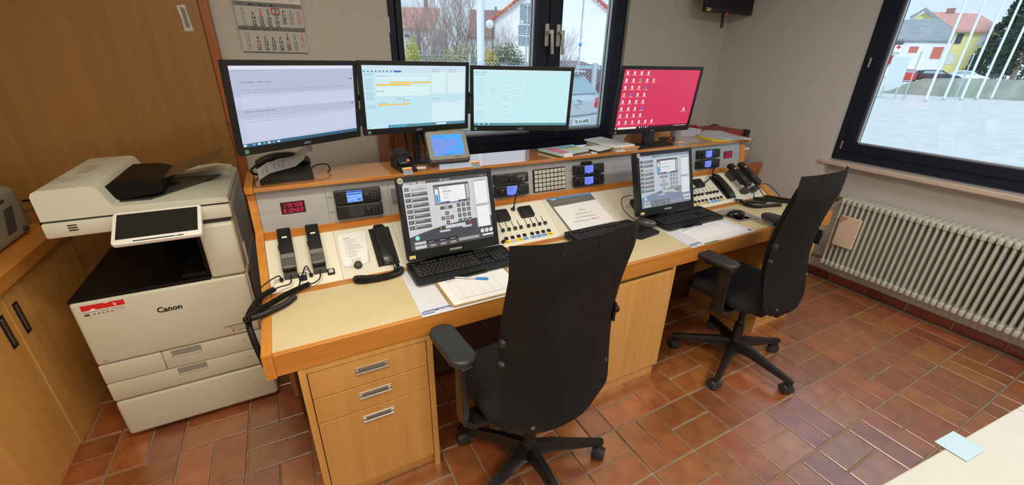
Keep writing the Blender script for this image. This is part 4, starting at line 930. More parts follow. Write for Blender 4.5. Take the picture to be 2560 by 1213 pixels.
# note on the left slope
t = tag(ob('note_sheet', (lambda q: (q.prism([(-.999, .066), (-.985, .058), (-.905, .060), (-.899, .075), (-.883, .222), (-.89, .228), (-.995, .226), (-1.0, .2)], .0004, .0016), q)[1])(B(TS)), W_PAPER), 'white check list note taped on the left slope above the knob', 'paper')
b = B(TS); b.prism([(-.999, .056), (-.975, .052), (-.893, .060), (-.889, .12), (-.893, .12)], .0002, .0006); ob('under_sheet', b, mat('grey_paper', rgb(196, 194, 188), .8), t)
f = Flat(); f.text('Zentrale', -.978, .199, .008, rgb(70, 70, 75), .01).rect(-.979, .197, -.952, .1978, rgb(70, 70, 75))
ls = ('FEZ Meldung', 'Fax / E-Mail', 'Tagebuch', 'Funktest 1. Mo.', 'Alarmtest Sirene', 'Fahrzeugübersicht', 'Schlüssel', 'Bereitschaft', 'Lagekarte', 'Ablösung')
for i, s_ in enumerate(ls): f.rect(-.978, .187-i*.0093, -.974, .191-i*.0093, rgb(180, 180, 180)).dash(-.970, -.970+.0035*len(s_), .1875-i*.0093, .0026, rgb(140, 140, 144), .012)
for i in range(3): f.dash(-.965, -.925, .088-i*.0075, .0026, rgb(150, 150, 154), .014)
f.build('note_print', TS, PRINT, t, .0018)
# ring folder with the ACHTUNG sheet
t = thing('display_folder', 'grey flip folder with a white notice sheet on the middle slope', 'folder', tuple(S(.23, .02)))
b = B(TS); b.prism([(.108, .018), (.405, .06), (.373, .243), (.075, .245)], .0005, .005, .001); ob('cover', b, mat('folder_grey', rgb(112, 110, 106), .5), t)
b = B(TS); b.prism([(.075, .237), (.372, .236), (.372, .248), (.075, .250)], .004, .0065); ob('blue_edge', b, mat('folder_blue', rgb(92, 150, 220), .4), t)
b = B(TS); b.prism([(.10, .205), (.365, .212), (.362, .226), (.098, .220)], .005, .0068); ob('clamp_bar', b, W_GREY, t)
b = B(TS); b.prism([(.100, .232), (.128, .233), (.128, .238), (.100, .2375)], .0065, .0075); ob('tab', b, W_WHITE2, t)
b = B(TS); b.prism([(.117, .018), (.412, .026), (.378, .193), (.089, .186)], .0055, .0068); sh = ob('notice_sheet', b, W_PAPER, t)
f = Flat(); k = rgb(96, 96, 104)
f.text('Achtung', .252, .136, .0135, k, 0, 'c').text('Bei Einsätzen der VG', .252, .112, .0135, k, 0, 'c').text('Bruchmühlbach-Miesau', .252, .088, .0135, k, 0, 'c').text('Rückmeldungskanal', .158, .064, .0135, k, 0).text('Miesau F1', .277, .064, .0135, rgb(190, 40, 50), .012)
f.build('notice_print', TS, PRINT, sh, .0070)
# ---------------------------------------------------------------- things on the ledge
Z = 1.0905
t = thing('desk_telephone', 'black desk telephone with a paper strip laid over it, left end of the ledge', 'telephone', (-1.14, .96, Z))
Tp = frame((-1.145, .975, Z), (1, .03, 0), (-.03, 1, 0))
b = B(Tp); b.loft([[(x*.100+.0, y*.088, z0+zz*(y+1)/2) for x, y in rr(2, 2, .12, 3)] for z0, zz in ((0, 0), (.020, .030), (.026, .032))]); ob('base', b, W_BLACK, t, 40)
b = B(Tp); rings = []
for k in range(13):
    a = k/12; x = -.105+.21*a; zt = .052+.034*math.sin(math.pi*a); hw = .023+.004*math.cos(2*math.pi*a); th = .026 if a in (0, 1) else .022+.010*abs(math.cos(math.pi*a))
    rings.append([(x, .052+y, zt+z) for y, z in rr(hw*2, th, .008, 3)])
b.loft(rings); ob('handset', b, W_BLACK, t, 50)
b = B(Tp); b.tube(smooth_path([(-.105, .05, .05), (-.125, .04, .035), (-.12, .055, .015), (-.10, .07, .006)]), .005, 6); ob('handset_cord', b, W_RUB, t, 50)
b = B(Tp); b.tube(smooth_path([(.10, .03, .02), (.13, .03, .035), (.17, .04, .03), (.178, .02, .012), (.165, .0, .004)]), .003, 6); ob('line_cord', b, W_RUB, t, 50)
P = [(-.10, -.062, .034), (-.06, -.035, .052), (-.01, -.01, .056), (.04, .005, .062), (.075, .012, .085), (.098, .02, .118)]
b = B(Tp); b.sheet([[(x, y-.038, z-.012) for x, y, z in P], [(x, y+.026, z+.020) for x, y, z in P]], .0006); ps = ob('paper_strip', b, W_PAPER, t)
b = B(Tp); b.sheet([[(.098, -.018, .106), (.116, -.020, .098), (.121, -.024, .084)], [(.098, .046, .138), (.116, .044, .130), (.121, .04, .116)]], .0006); ob('paper_fold', b, W_PAPER, ps)
for s_, u, sz in (('VG', -.086, .014), ('Bruchmühlb.', -.070, .0095), ('Notruf', -.040, .010), ('an FEZ', -.024, .010), ('Tel. Leiter', -.006, .010)):
    f = Flat(); f.text(s_, 0, 0, sz, rgb(50, 50, 54), .01, 'c')
    zz = [p for p in P if p[0] <= u][-1]; i = P.index(zz); q = P[min(i+1, 5)]; a = (u-zz[0])/(q[0]-zz[0]); pos = Vector(zz).lerp(Vector(q), a); d = (Vector(q)-Vector(zz)).normalized()
    f.build('strip_print', Tp @ frame(pos+Vector((0, -.004, .004)), Vector((0, -.894, -.447)), d), PRINT, ps, .0012)
t = thing('pager_charger', 'small black pager in its charging cradle beside the monitor pole', 'charger', (-.645, .95, Z))
b = B(frame((-.648, .945, Z), (1, .05, 0), (-.05, 1, 0))); b.prism([(-.04, -.09), (.035, -.095), (.04, .05), (-.045, .06)], 0, .016, .003); b.bb(-.045, -.038, -.03, .055, .01, .055); b.bb(.034, .041, -.03, .055, .01, .05); ob('cradle', b, W_MATT, t)
Tq = frame((-.65, .955, Z+.018), (1, .05, 0), (-.04, .86, .5))
b = B(Tq); b.box((0, .02, .018), (.062, .115, .03), .006, 2); ob('pager', b, W_BLACK, t, 40)
b = B(Tq)
for k in range(5): b.bb(-.026, .026, .03+k*.009, .034+k*.009, .032, .035)
ob('ribs', b, W_DGREY, t)
f = Flat(); f.rect(.012, -.022, .026, -.008, rgb(255, 110, 90)).rect(-.02, -.03, .01, -.027, rgb(150, 150, 150)); f.build('red_lamp', Tq, SCREEN, t, .0335)
b = B(); b.ball((-.612, .985, Z+.035), .006, 2); ob('green_lamp', b, emit('green_lamp', rgb(40, 210, 110), .8), t)
sheet_thing('small_card', 'small white card between pager charger and tablet', 'card', [(-.60, .90), (-.555, .895), (-.545, .93), (-.585, .94)], Z, .0012, W_PAPER)
t = thing('status_tablet', 'grey rimmed tablet terminal with a blue page leaning on the ledge', 'tablet', (-.44, .92, Z))
T = frame((-.438, .905, Z+.045+.055), (.998, -.03, 0), (.015, .50, .86))
b = B(T); b.prism(rr(.205, .148, .016, 4), -.022, .0, .004, 2); b.bb(-.10, .10, -.085, -.055, -.03, .0, .006); ob('casing', b, W_DGREY, t, 40)
b = B(T); b.prism(rr(.196, .138, .014, 4), -.0005, .002); ob('front_rim', b, mat('tablet_grey', rgb(140, 138, 132), .4), t)
b = B(T); b.cyl((-.103, -.045, -.02), (-.103, -.02, -.02), .012); ob('hinge', b, W_MATT, t, 30)
f = Flat(); f.rect(-.076, -.05, .076, .052, rgb(70, 166, 250)); f.up(); f.text('14:56 So. Mär 22', -.068, .040, .009, rgb(60, 60, 130)); c = rgb(196, 92, 190)
for i, n_ in enumerate((.05, .12, .125, .115, .12, .06, .11, .06, .05)): f.dash(-.072, -.072+n_, .028-i*.0085, .003, c, .018)
f.rect(.058, .02, .062, .024, rgb(240, 80, 120)).dash(-.03, .02, -.046, .003, rgb(50, 110, 200), .01)
f.build('screen', T, SCREEN, t, .0024)
f = Flat(); f.dash(.02, .06, -.062, .003, rgb(70, 70, 70), .012); f.build('caption', T, PRINT, t, .0024)
# index flag dispensers
def flags(label, c, yaw=0):
    t = thing('index_flags', label, 'sticky notes', c, 'index flags stuck on the ledge edge')
    T = Matrix.Translation(c) @ Matrix.Rotation(R(yaw), 4, 'Z') @ frame((0, 0, 0), (1, 0, 0), (0, .62, .78))
    b = B(T); b.bb(-.0215, .0215, -.005, .032, -.002, 0); ob('backing', b, W_CLEAR, t)
    f = Flat(); cs = (rgb(150, 152, 160), rgb(90, 150, 155), rgb(150, 130, 160), rgb(190, 80, 70), rgb(240, 200, 60))
    for i, c_ in enumerate(cs): f.rect(-.021, -.004+i*.0072, .021, .002+i*.0072, c_)
    f.build('flag_strips', T, PRINT, t); return t
flags('striped index flags at the ledge edge, near the pager charger', (-.655, .838, 1.088))
flags('striped index flags at the ledge edge, right of the tablet', (-.318, .838, 1.088))
t = flags('pale index flags at the ledge edge, right of the red monitor foot', (1.112, .842, 1.088), -10)
# booklet, pads, papers
t = tag(sheet_thing('laminated_chart', 'laminated folder with red, green and yellow fields on the ledge', 'folder', [(.148, 1.03), (.412, 1.06), (.418, .905), (.18, .845)], Z+.005, .012, mat('laminate_sheet', rgb(186, 208, 216), .3), None, .002), 'laminated folder with red, green and yellow fields on the ledge', 'folder')
f = Flat(); f.poly([(.172, 1.0), (.255, 1.01), (.262, .875), (.195, .862)], rgb(222, 120, 140)).poly([(.268, 1.03), (.39, 1.045), (.395, .985), (.272, .968)], rgb(130, 196, 186)).poly([(.282, .965), (.392, .98), (.397, .92), (.287, .90)], rgb(214, 220, 130))
f.build('colour_fields', Matrix.Translation((0, 0, Z+.0172)), PRINT, t)
b = B(); b.prism([(.165, 1.0), (.30, 1.02), (.36, .90), (.20, .86)], Z, Z+.005); ob('under_sheet', b, W_MATT, t)
b = B(); b.prism([(.20, .842), (.262, .846), (.26, .865), (.205, .86)], Z, Z+.0165); ob('curled_edge', b, W_PAPER, t)
sheet_thing('white_slip', 'white paper slip sticking out beside the laminated folder', 'paper', [(.40, .848), (.455, .862), (.475, .895), (.425, .90)], Z, .003, W_PAPER)
t = thing('memo_pad', 'small white memo block between the laminated folder and the notebook', 'notepad', (.515, .94, Z))
b = B(); b.prism([(.433, .975), (.447, .85), (.572, .89), (.575, .985)], Z, Z+.012); ob('block', b, mat('pad_dark', rgb(64, 56, 56), .6), t)
b = B(); b.prism([(.428, .982), (.444, .848), (.582, .895), (.585, 1.0)], Z+.012, Z+.015); ob('top_sheet', b, W_PAPER, t)
t = thing('notebook_stack', 'stack of white note pads with an orange card left of the red monitor foot', 'notepad', (.72, .98, Z))
b = B(); b.prism([(.565, 1.12), (.59, .842), (.755, .862), (.735, 1.16)], Z, Z+.012); ob('lower_pad', b, mat('pad_buff', rgb(206, 196, 178), .8), t)
b = B(); b.prism([(.63, .84), (.76, .85), (.757, .885), (.63, .88)], Z+.012, Z+.017); ob('orange_card', b, mat('orange_card', rgb(238, 176, 120), .7), t)
b = B(); b.prism([(.56, 1.14), (.575, .868), (.748, .885), (.725, 1.18)], Z+.017, Z+.026); ob('upper_pad', b, W_PAPER, t)
b = B(); b.prism([(.57, .843), (.635, .838), (.64, .85), (.575, .855)], Z, Z+.006); ob('paper_corner', b, W_PAPER, t)
b = B(); b.tube(smooth_path([(.775, 1.02, Z+.01), (.80, 1.04, Z+.03), (.835, 1.06, Z+.055)]), .004, 6); tag(ob('white_cable', b, W_WHITE2), 'short white cable behind the note pad stack', 'cable')
t = thing('marker', 'black and red marker lying right of the red monitor foot', 'pen', (1.19, 1.02, Z))
b = B(); b.cyl((1.10, 1.06, Z+.011), (1.185, 1.022, Z+.011), .009); b.cyl((1.20, 1.016, Z+.012), (1.225, 1.004, Z+.012), .011); ob('barrel', b, W_BLACK, t, 40)
b = B(); b.cyl((1.184, 1.0225, Z+.012), (1.201, 1.0155, Z+.012), .0112); ob('red_band', b, W_RED, t, 40)
t = thing('document_stack', 'loose white documents with a yellow folder on the right end of the ledge', 'papers', (1.66, .98, Z))
b = B(); b.prism([(1.50, 1.09), (1.47, .90), (1.50, .835), (1.70, .83), (1.66, 1.0)], Z, Z+.004); ob('yellow_folder', b, W_YPAPER, t)
b = B(); b.sheet([[(1.505, 1.12, Z+.012), (1.66, 1.10, Z+.03), (1.80, 1.08, Z+.02)], [(1.51, .97, Z+.006), (1.64, .96, Z+.014), (1.79, .95, Z+.01)], [(1.53, .84, Z+.007), (1.64, .815, Z+.008), (1.77, .80, Z+.006)]], .004); ob('top_sheets', b, W_PAPER, t)
b = B(); b.prism([(1.56, .84), (1.76, .80), (1.80, 1.05), (1.58, 1.08)], Z+.0042, Z+.008); ob('lower_sheets', b, W_PAPER2, t)
# grey cup, paper and wooden box behind the red monitor
t = tag(ob('desk_cup', (lambda q: (q.lathe([(.034, 0), (.036, .07), (.033, .068), (.031, .004)], (1.29, 1.06, Z), 24), q)[1])(B()), mat('cup_grey', rgb(168, 160, 158), .4), None, 40), 'grey cup standing behind the right edge of the red monitor', 'cup')
t = thing('plastic_bag', 'crumpled pale lilac paper behind the yellow folder on the ledge', 'paper', (1.43, 1.06, Z))
b = B(); P_ = [[(1.33+.06*i, 1.065+.02*math.sin(i*2+j)+.01*j, Z+.002+.03*j*(1-.15*abs(i-2))) for i in range(5)] for j in range(3)]; b.sheet(P_, .003); ob('crumpled_sheet', b, W_PAPER2, t, 60)
t = thing('wooden_box', 'low orange wooden box behind the red monitor foot', 'box', (1.0, 1.06, Z))
b = B(); b.bb(.86, 1.22, 1.045, 1.058, Z, Z+.082); b.bb(.86, 1.22, 1.088, 1.10, Z, Z+.082); b.bb(.86, .872, 1.058, 1.088, Z, Z+.082); b.bb(1.208, 1.22, 1.058, 1.088, Z, Z+.082); ob('sides', b, WD_X, t)
b = B(); b.bb(.872, 1.208, 1.058, 1.088, Z, Z+.006); ob('bottom', b, WD_X, t)
# behind the console: cabinet under the window, chair and boxes at right
t = thing('window_cabinet', 'upright wooden cabinet standing between console and window behind the pole stand', 'cabinet', (-.5, 1.45, 0))
b = B(); b.bb(-.638, -.614, 1.265, 1.585, 0, 1.21); b.bb(-.614, -.372, 1.57, 1.585, 0, 1.21); b.bb(-.386, -.372, 1.265, 1.57, 0, 1.21); b.bb(-.614, -.386, 1.265, 1.57, 1.19, 1.21); ob('carcass', b, WD_BOX, t)
b = B(); b.bb(-.612, -.372, 1.25, 1.265, .03, 1.208, .001); ob('door', b, WD_BOX, t)
t = thing('wooden_chair', 'reddish wooden chair between the right end of the console and the wall', 'chair', (2.3, 1.2, 0))
W_CH = wood('chair_wood', rgb(160, 88, 48), rgb(176, 104, 60), 'x', .35)
for x in (2.215, 2.405):
    b = B(); b.box((x, 1.09, .375), (.034, .026, .75), .004); ob('leg', b, W_CH, t)
    b = B(); b.box((x, 1.40, .22), (.034, .03, .44), .004); ob('leg', b, W_CH, t)
b = B(); b.bb(2.19, 2.43, 1.08, 1.43, .44, .465, .006); ob('seat', b, W_CH, t)
b = B(); b.bb(2.185, 2.436, 1.075, 1.095, .75, .818, .008, 2); ob('backrest', b, W_CH, t)
b = B(); b.bb(2.29, 2.385, 1.08, 1.092, .465, .75, .003); ob('back_panel', b, W_CH, t)
t = thing('storage_rack', 'dark rack behind the console end carrying boxes', 'shelf', (2.0, 1.3, 0))
b = B(); b.bb(1.83, 2.175, 1.115, 1.42, .81, .83)
for x in (1.83, 2.155):
    for y in (1.115, 1.40): b.bb(x, x+.02, y, y+.02, 0, .81)
ob('frame', b, W_MATT, t)
def carton(label, x0, x1, y0, y1, z0, z1, m, strip=None):
    t = thing('box', label, 'box', ((x0+x1)/2, (y0+y1)/2, z0), 'boxes stacked behind the console end')
    b = B(); b.bb(x0, x1, y0, y1, z0, z1-.016, .003); ob('body', b, m, t)
    b = B(); b.bb(x0-.003, x1+.003, y0-.003, y1+.003, z1-.016, z1, .002); ob('lid', b, strip or W_PAPER, t)
carton('brown box with white lid behind the right console cheek, lower in its stack', 1.99, 2.275, 1.13, 1.36, .831, .94, W_CARD)
carton('dark red box behind the right console cheek, middle of its stack', 1.90, 2.165, 1.13, 1.36, .941, 1.022, mat('dark_red', rgb(120, 38, 42), .5), mat('dark_lid', rgb(60, 40, 50), .5))
t = thing('red_case', 'flat red case with black corners behind the white documents', 'case', (1.9, 1.27, 1.023))
b = B(); b.bb(1.62, 2.17, 1.125, 1.42, 1.023, 1.088, .006, 2); ob('shell', b, mat('case_red', rgb(156, 52, 46), .5), t)
for x in (1.62, 2.17):
    for y in (1.125, 1.42): b = B(); b.box((x, y, 1.056), (.05, .05, .075), .008, 2); ob('corner_cap', b, W_MATT, t)
b = B(); b.bb(1.65, 2.14, 1.122, 1.126, 1.04, 1.052); ob('trim_line', b, W_STEEL, t)
b = B(); b.box((1.9, 1.42, 1.093), (.07, .03, .02), .005); ob('handle', b, W_RED, t)
sheet_thing('sill_papers', 'dark grey folders lying on the back window sill', 'folder', [(.70, 1.70), (.98, 1.705), (1.0, 1.61), (.72, 1.605)], .943, .010, mat('folder_dark', rgb(92, 90, 88), .6))
sheet_thing('sill_book', 'flat dark brown book on the back window sill, left of the grey folders', 'book', [(.50, 1.70), (.68, 1.70), (.69, 1.62), (.51, 1.61)], .943, .008, mat('book_dark', rgb(70, 64, 60), .6))
# ---------------------------------------------------------------- white tables at lower right
def table(label, x0, x1, y0, y1, a):
    t = thing('white_table', label, 'table', (0, 0, 0), 'white tables')
    b = B(); b.bb(x0, x1, y0, y1, .72, .745, .003, 2); ob('tabletop', b, W_TABLE, t)
    for x in (x0+.05, x1-.05):
        for y in (y0+.05, y1-.05): b = B(); b.cyl((x, y, 0), (x, y, .72), .02); ob('leg', b, W_STEEL, t, 40)
    t.location = (.505, -.9165, 0); t.rotation_euler = (0, 0, R(a))
table('white tabletop cutting the lower right corner, nearest the camera', -1.0, -.001, -.75, 0, -5.5)
table('white tabletop beyond the joint at the right image edge', .001, 1.3, -.75, 0, -5.5)
b = B(); b.prism([(.237, -.93), (.15, -.922), (.1535, -.862), (.2385, -.870)], .7465, .7475); tag(ob('clear_sheet', b, mat('bluish_film', rgb(178, 204, 220), .2)), 'pale bluish plastic sheet overhanging the near white table edge', 'sheet')
# ---------------------------------------------------------------- copier
t = thing('photocopier', 'big off-white office copier with document feeder and paper drawers', 'photocopier', (-1.66, 1.22, 0))
X0, X1, Y0, Y1 = -1.95, -1.37, .92, 1.50
b = B(); b.bb(X0, X1, Y0+.02, Y1, .225, .70, .006, 2); ob('body', b, W_WHITE, t, 40)
W_SIDE = mat('bluish_side', rgb(196, 204, 216), .45)  # bluish window light on the copier's right side put into this colour
b = B(); b.bb(X0, X1, Y0, Y1, .026, .215, .016, 3); ob('base_cabinet', b, W_WHITE, t, 40)
for x in (X0+.06, X1-.06):
    for y in (Y0+.07, Y1-.07): b = B(); b.cyl((x-.012, y, .014), (x+.012, y, .014), .0135); ob('castor', b, W_MATT, t, 40)
b = B(); b.bb(X0+.004, X1-.004, Y0-.004, Y0+.03, .412, .70, .012, 3); door = ob('front_door', b, W_WHITE, t, 40)
T = frame((0, Y0-.0045, 0), (1, 0, 0), (0, 0, 1))
f = Flat(); R1 = rgb(222, 34, 36); g = rgb(70, 70, 72)
f.text('Canon', -1.704, .598, .033, BLK, .03, width=.083).rect(-1.916, .645, -1.786, .687, rgb(232, 228, 222)); f.up()
f.rect(-1.916, .664, -1.788, .687, R1).text('Kemmler Kopier Systeme', -1.914, .654, .0085, g, .015, width=.12).rect(-1.914, .642, -1.898, .650, g)
for k in range(5): f.rect(-1.888+k*.013, .644, -1.881+k*.013, .649, rgb(110, 110, 110))
f.dash(-1.82, -1.79, .648, .002, GR, .01); f.up(); f.text('k', -1.822, .668, .02, WHITE, .02).poly([(-1.895, .664), (-1.875, .664), (-1.88, .671), (-1.89, .668)], WHITE).poly([(-1.85, .687), (-1.83, .687), (-1.84, .683)], WHITE)
f.text('imageRUNNER', -1.505, .462, .0105, g, .01, width=.082).text('ADVANCE DX', -1.487, .449, .0085, GR, 0, width=.062).rect(-1.478, .436, -1.470, .443, R1).text('C3826i', -1.462, .436, .0085, g, 0, width=.036)
f.dash(-1.925, -1.90, .43, .003, rgb(140, 140, 140), .015); f.build('brand_print', T, PRINT, door)
for z0, z1, n_ in ((.318, .408, '1'), (.226, .314, '2')):
    xs = ((X0+.004, -1.7435), (-1.7415, X1-.004)) if n_ == '1' else ((X0+.004, X1-.004),)
    for i, (a, c) in enumerate(xs): b = B(); b.bb(a, c, Y0-.003, Y0+.03, z0, z1, .005, 2); d = ob('paper_drawer' if c > -1.5 else 'toner_flap', b, W_WHITE, t, 40)
    b = B(); b.bb(-1.711, -1.606, Y0-.0042, Y0-.002, z1-.037, z1-.001, .0008); h = ob('grip_recess', b, mat('grip_grey', rgb(150, 152, 150), .4), d)
    b = B(); b.bb(-1.708, -1.609, Y0-.006, Y0-.004, z1-.037, z1-.030, .001); ob('grip_lip', b, W_WHITE, h)
    f = Flat(); f.text(n_, -1.447, z0+.05, .015, g, .01); f.build('drawer_number', T, PRINT, d, 0)
b = B()
for k in range(13): b.bb(X1-.002, X1+.002, Y0+.03, Y0+.075, .50+k*.015, .506+k*.015)
ob('side_vents', b, W_MATT, t)
b = B(); b.bb(X1-.01, X1+.001, Y0+.02, Y1-.01, .235, .69); b.bb(X1-.02, X1+.001, Y0+.10, Y1-.01, .70, .96); ob('side_cover', b, W_SIDE, t)
b = B(); b.bb(X1-.001, X1+.006, 1.02, 1.06, .70, .80, .003); ob('side_handle', b, W_WHITE2, t)
# output cavity: dark floor, back wall, right tower
b = B(); b.prism([(X0+.003, Y0+.005), (X1-.13, Y0+.005), (X1-.13, Y1-.02), (X0+.003, Y1-.02)], .7005, .712, .002); b.bb(-1.74, X1-.13, 1.40, 1.48, .712, .96); b.bb(X1-.14, X1-.13, Y0+.02, 1.40, .712, .95); ob('output_tray', b, mat('tray_black', rgb(13, 12, 13), .5, spec=.25), t)
b = B(); b.prism([(-1.60, .96), (-1.47, .96), (-1.47, 1.30), (-1.60, 1.30)], .712, .725, .004); ob('tray_lifter', b, W_BLACK, t, 30)
b = B(); b.bb(X1-.125, X1-.001, Y0-.004, Y0+.20, .705, .942, .014, 3); b.bb(X1-.125, X1-.001, Y0+.20, Y1, .705, .955); ob('right_tower', b, W_WHITE, t, 40)
b = B(); b.bb(X1-.118, X1-.012, Y0+.015, Y0+.08, .9425, .984); ob('tower_recess', b, W_DGREY, t)
# scanner and feeder
b = B(); b.bb(X0+.03, X1+.004, Y0-.004, Y1, .962, 1.018, .008, 2); ob('scanner', b, W_WHITE, t, 40)
b = B()
for k in range(3): b.bb(-1.853, -1.828, Y0-.0055, Y0-.003, .985+k*.009, .989+k*.009)
ob('id_slots', b, W_MATT, t)
b = B(); b.bb(X0+.04, X1-.002, Y0+.006, Y1-.01, 1.017, 1.026); ob('seam', b, W_DGREY, t)
b = B(); x = lambda q: X0+.035+q
prof = [(0, 1.026), (.548, 1.026), (.55, 1.036), (.545, 1.048), (.21, 1.055), (.198, 1.06), (.174, 1.125), (.168, 1.133), (.15, 1.137), (.02, 1.134), (.006, 1.128), (.0, 1.115)]
b.loft([[(x(u), y, z) for u, z in prof] for y in (Y0, Y1-.04)]); feeder = ob('document_feeder', b, W_WHITE, t, 25)
b = B(); b.loft([[(x(u), y, z) for u, z in ((.21, 1.054), (.535, 1.0475), (.535, 1.062), (.47, 1.075), (.38, 1.068), (.21, 1.072))] for y in (1.30, 1.455)]); ob('tray_rim', b, W_WHITE, feeder, 30)
b = B(); b.prism([(x(.205), Y0+.05), (x(.30), Y0+.05), (x(.47), 1.22), (x(.50), 1.29), (x(.21), 1.29)], 1.0535, 1.0575); ob('dark_tray_plate', b, mat('smoke_tray', rgb(70, 70, 72), .3), feeder)  # dark grey flat plate between feeder top and original tray
b = B(); b.loft([[(x(.155), y, 1.10), (x(.21), y, 1.06), (x(.335), y, 1.075), (x(.335), y, 1.112), (x(.29), y, 1.128), (x(.20), y, 1.130)] for y in (.985, 1.29)]); ob('feed_hood', b, mat('smoked_black', rgb(15, 12, 11), .45, spec=.2), feeder, 20)
b = B(); b.loft([[(x(.33), y, 1.102), (x(.535), y, 1.172), (x(.535), y, 1.177), (x(.33), y, 1.112)] for y in (1.09, 1.30)]); ob('original_tray', b, mat('smoke_brown', rgb(82, 62, 44), .16), feeder)
f = Flat(); gp = rgb(176, 170, 158)
f.rect(x(.055), 1.16, x(.135), 1.30, gp); f.up()
for k in range(8): f.rect(x(.06+.009*k), 1.17, x(.065+.009*k), 1.29, rgb(200, 196, 184))
for k in range(5): f.dash(x(.02), x(.14), 1.02+.02*k, .004, gp, .03)
f.build('instruction_print', Matrix.Translation((0, 0, 1.1345)), PRINT, feeder, .0012)
# operating panel
T = frame((-1.584, .829, 1.0), (1, -.01, 0), (.01, .83, .555))
b = B(T); b.prism(rr(.262, .142, .012, 4), -.016, 0, .004, 2); b.box((0, .045, -.03), (.10, .05, .05), .004); pn = ob('operating_panel', b, W_WHITE2, t, 40)
b = B(T); b.bb(-.119, .119, -.050, .060, -.001, .0012, .0006); ob('touch_screen', b, mat('screen_off', rgb(34, 33, 34), .3), pn)
b = B(T); b.bb(-.07, .075, -.0655, -.0615, -.001, .001); ob('status_slot', b, W_BLACK, pn)
f = Flat(); f.rect(.046, -.065, .058, -.062, rgb(40, 220, 160)); f.build('status_lamp', T, SCREEN, pn, .0014)
b = B(); b.tube(smooth_path([(-1.90, 1.56, .93), (-1.85, 1.57, .80), (-1.87, 1.56, .74), (-1.83, 1.57, .68), (-1.80, 1.56, .60)]), .007, 6); b.tube(smooth_path([(-1.93, 1.58, .95), (-1.80, 1.56, .88), (-1.83, 1.56, .78), (-1.90, 1.57, .72)]), .005, 6); tag(ob('copier_cable', b, W_RUB, None, 40), 'black cables hanging on the wardrobe behind the copier', 'cable')
t = thing('wall_socket_box', 'pale socket box on the wardrobe behind the copier', 'socket', (-1.84, 1.64, .8))
b = B(); b.bb(-1.90, -1.78, 1.615, 1.654, .72, .93, .004); ob('cover', b, W_SIDE, t)
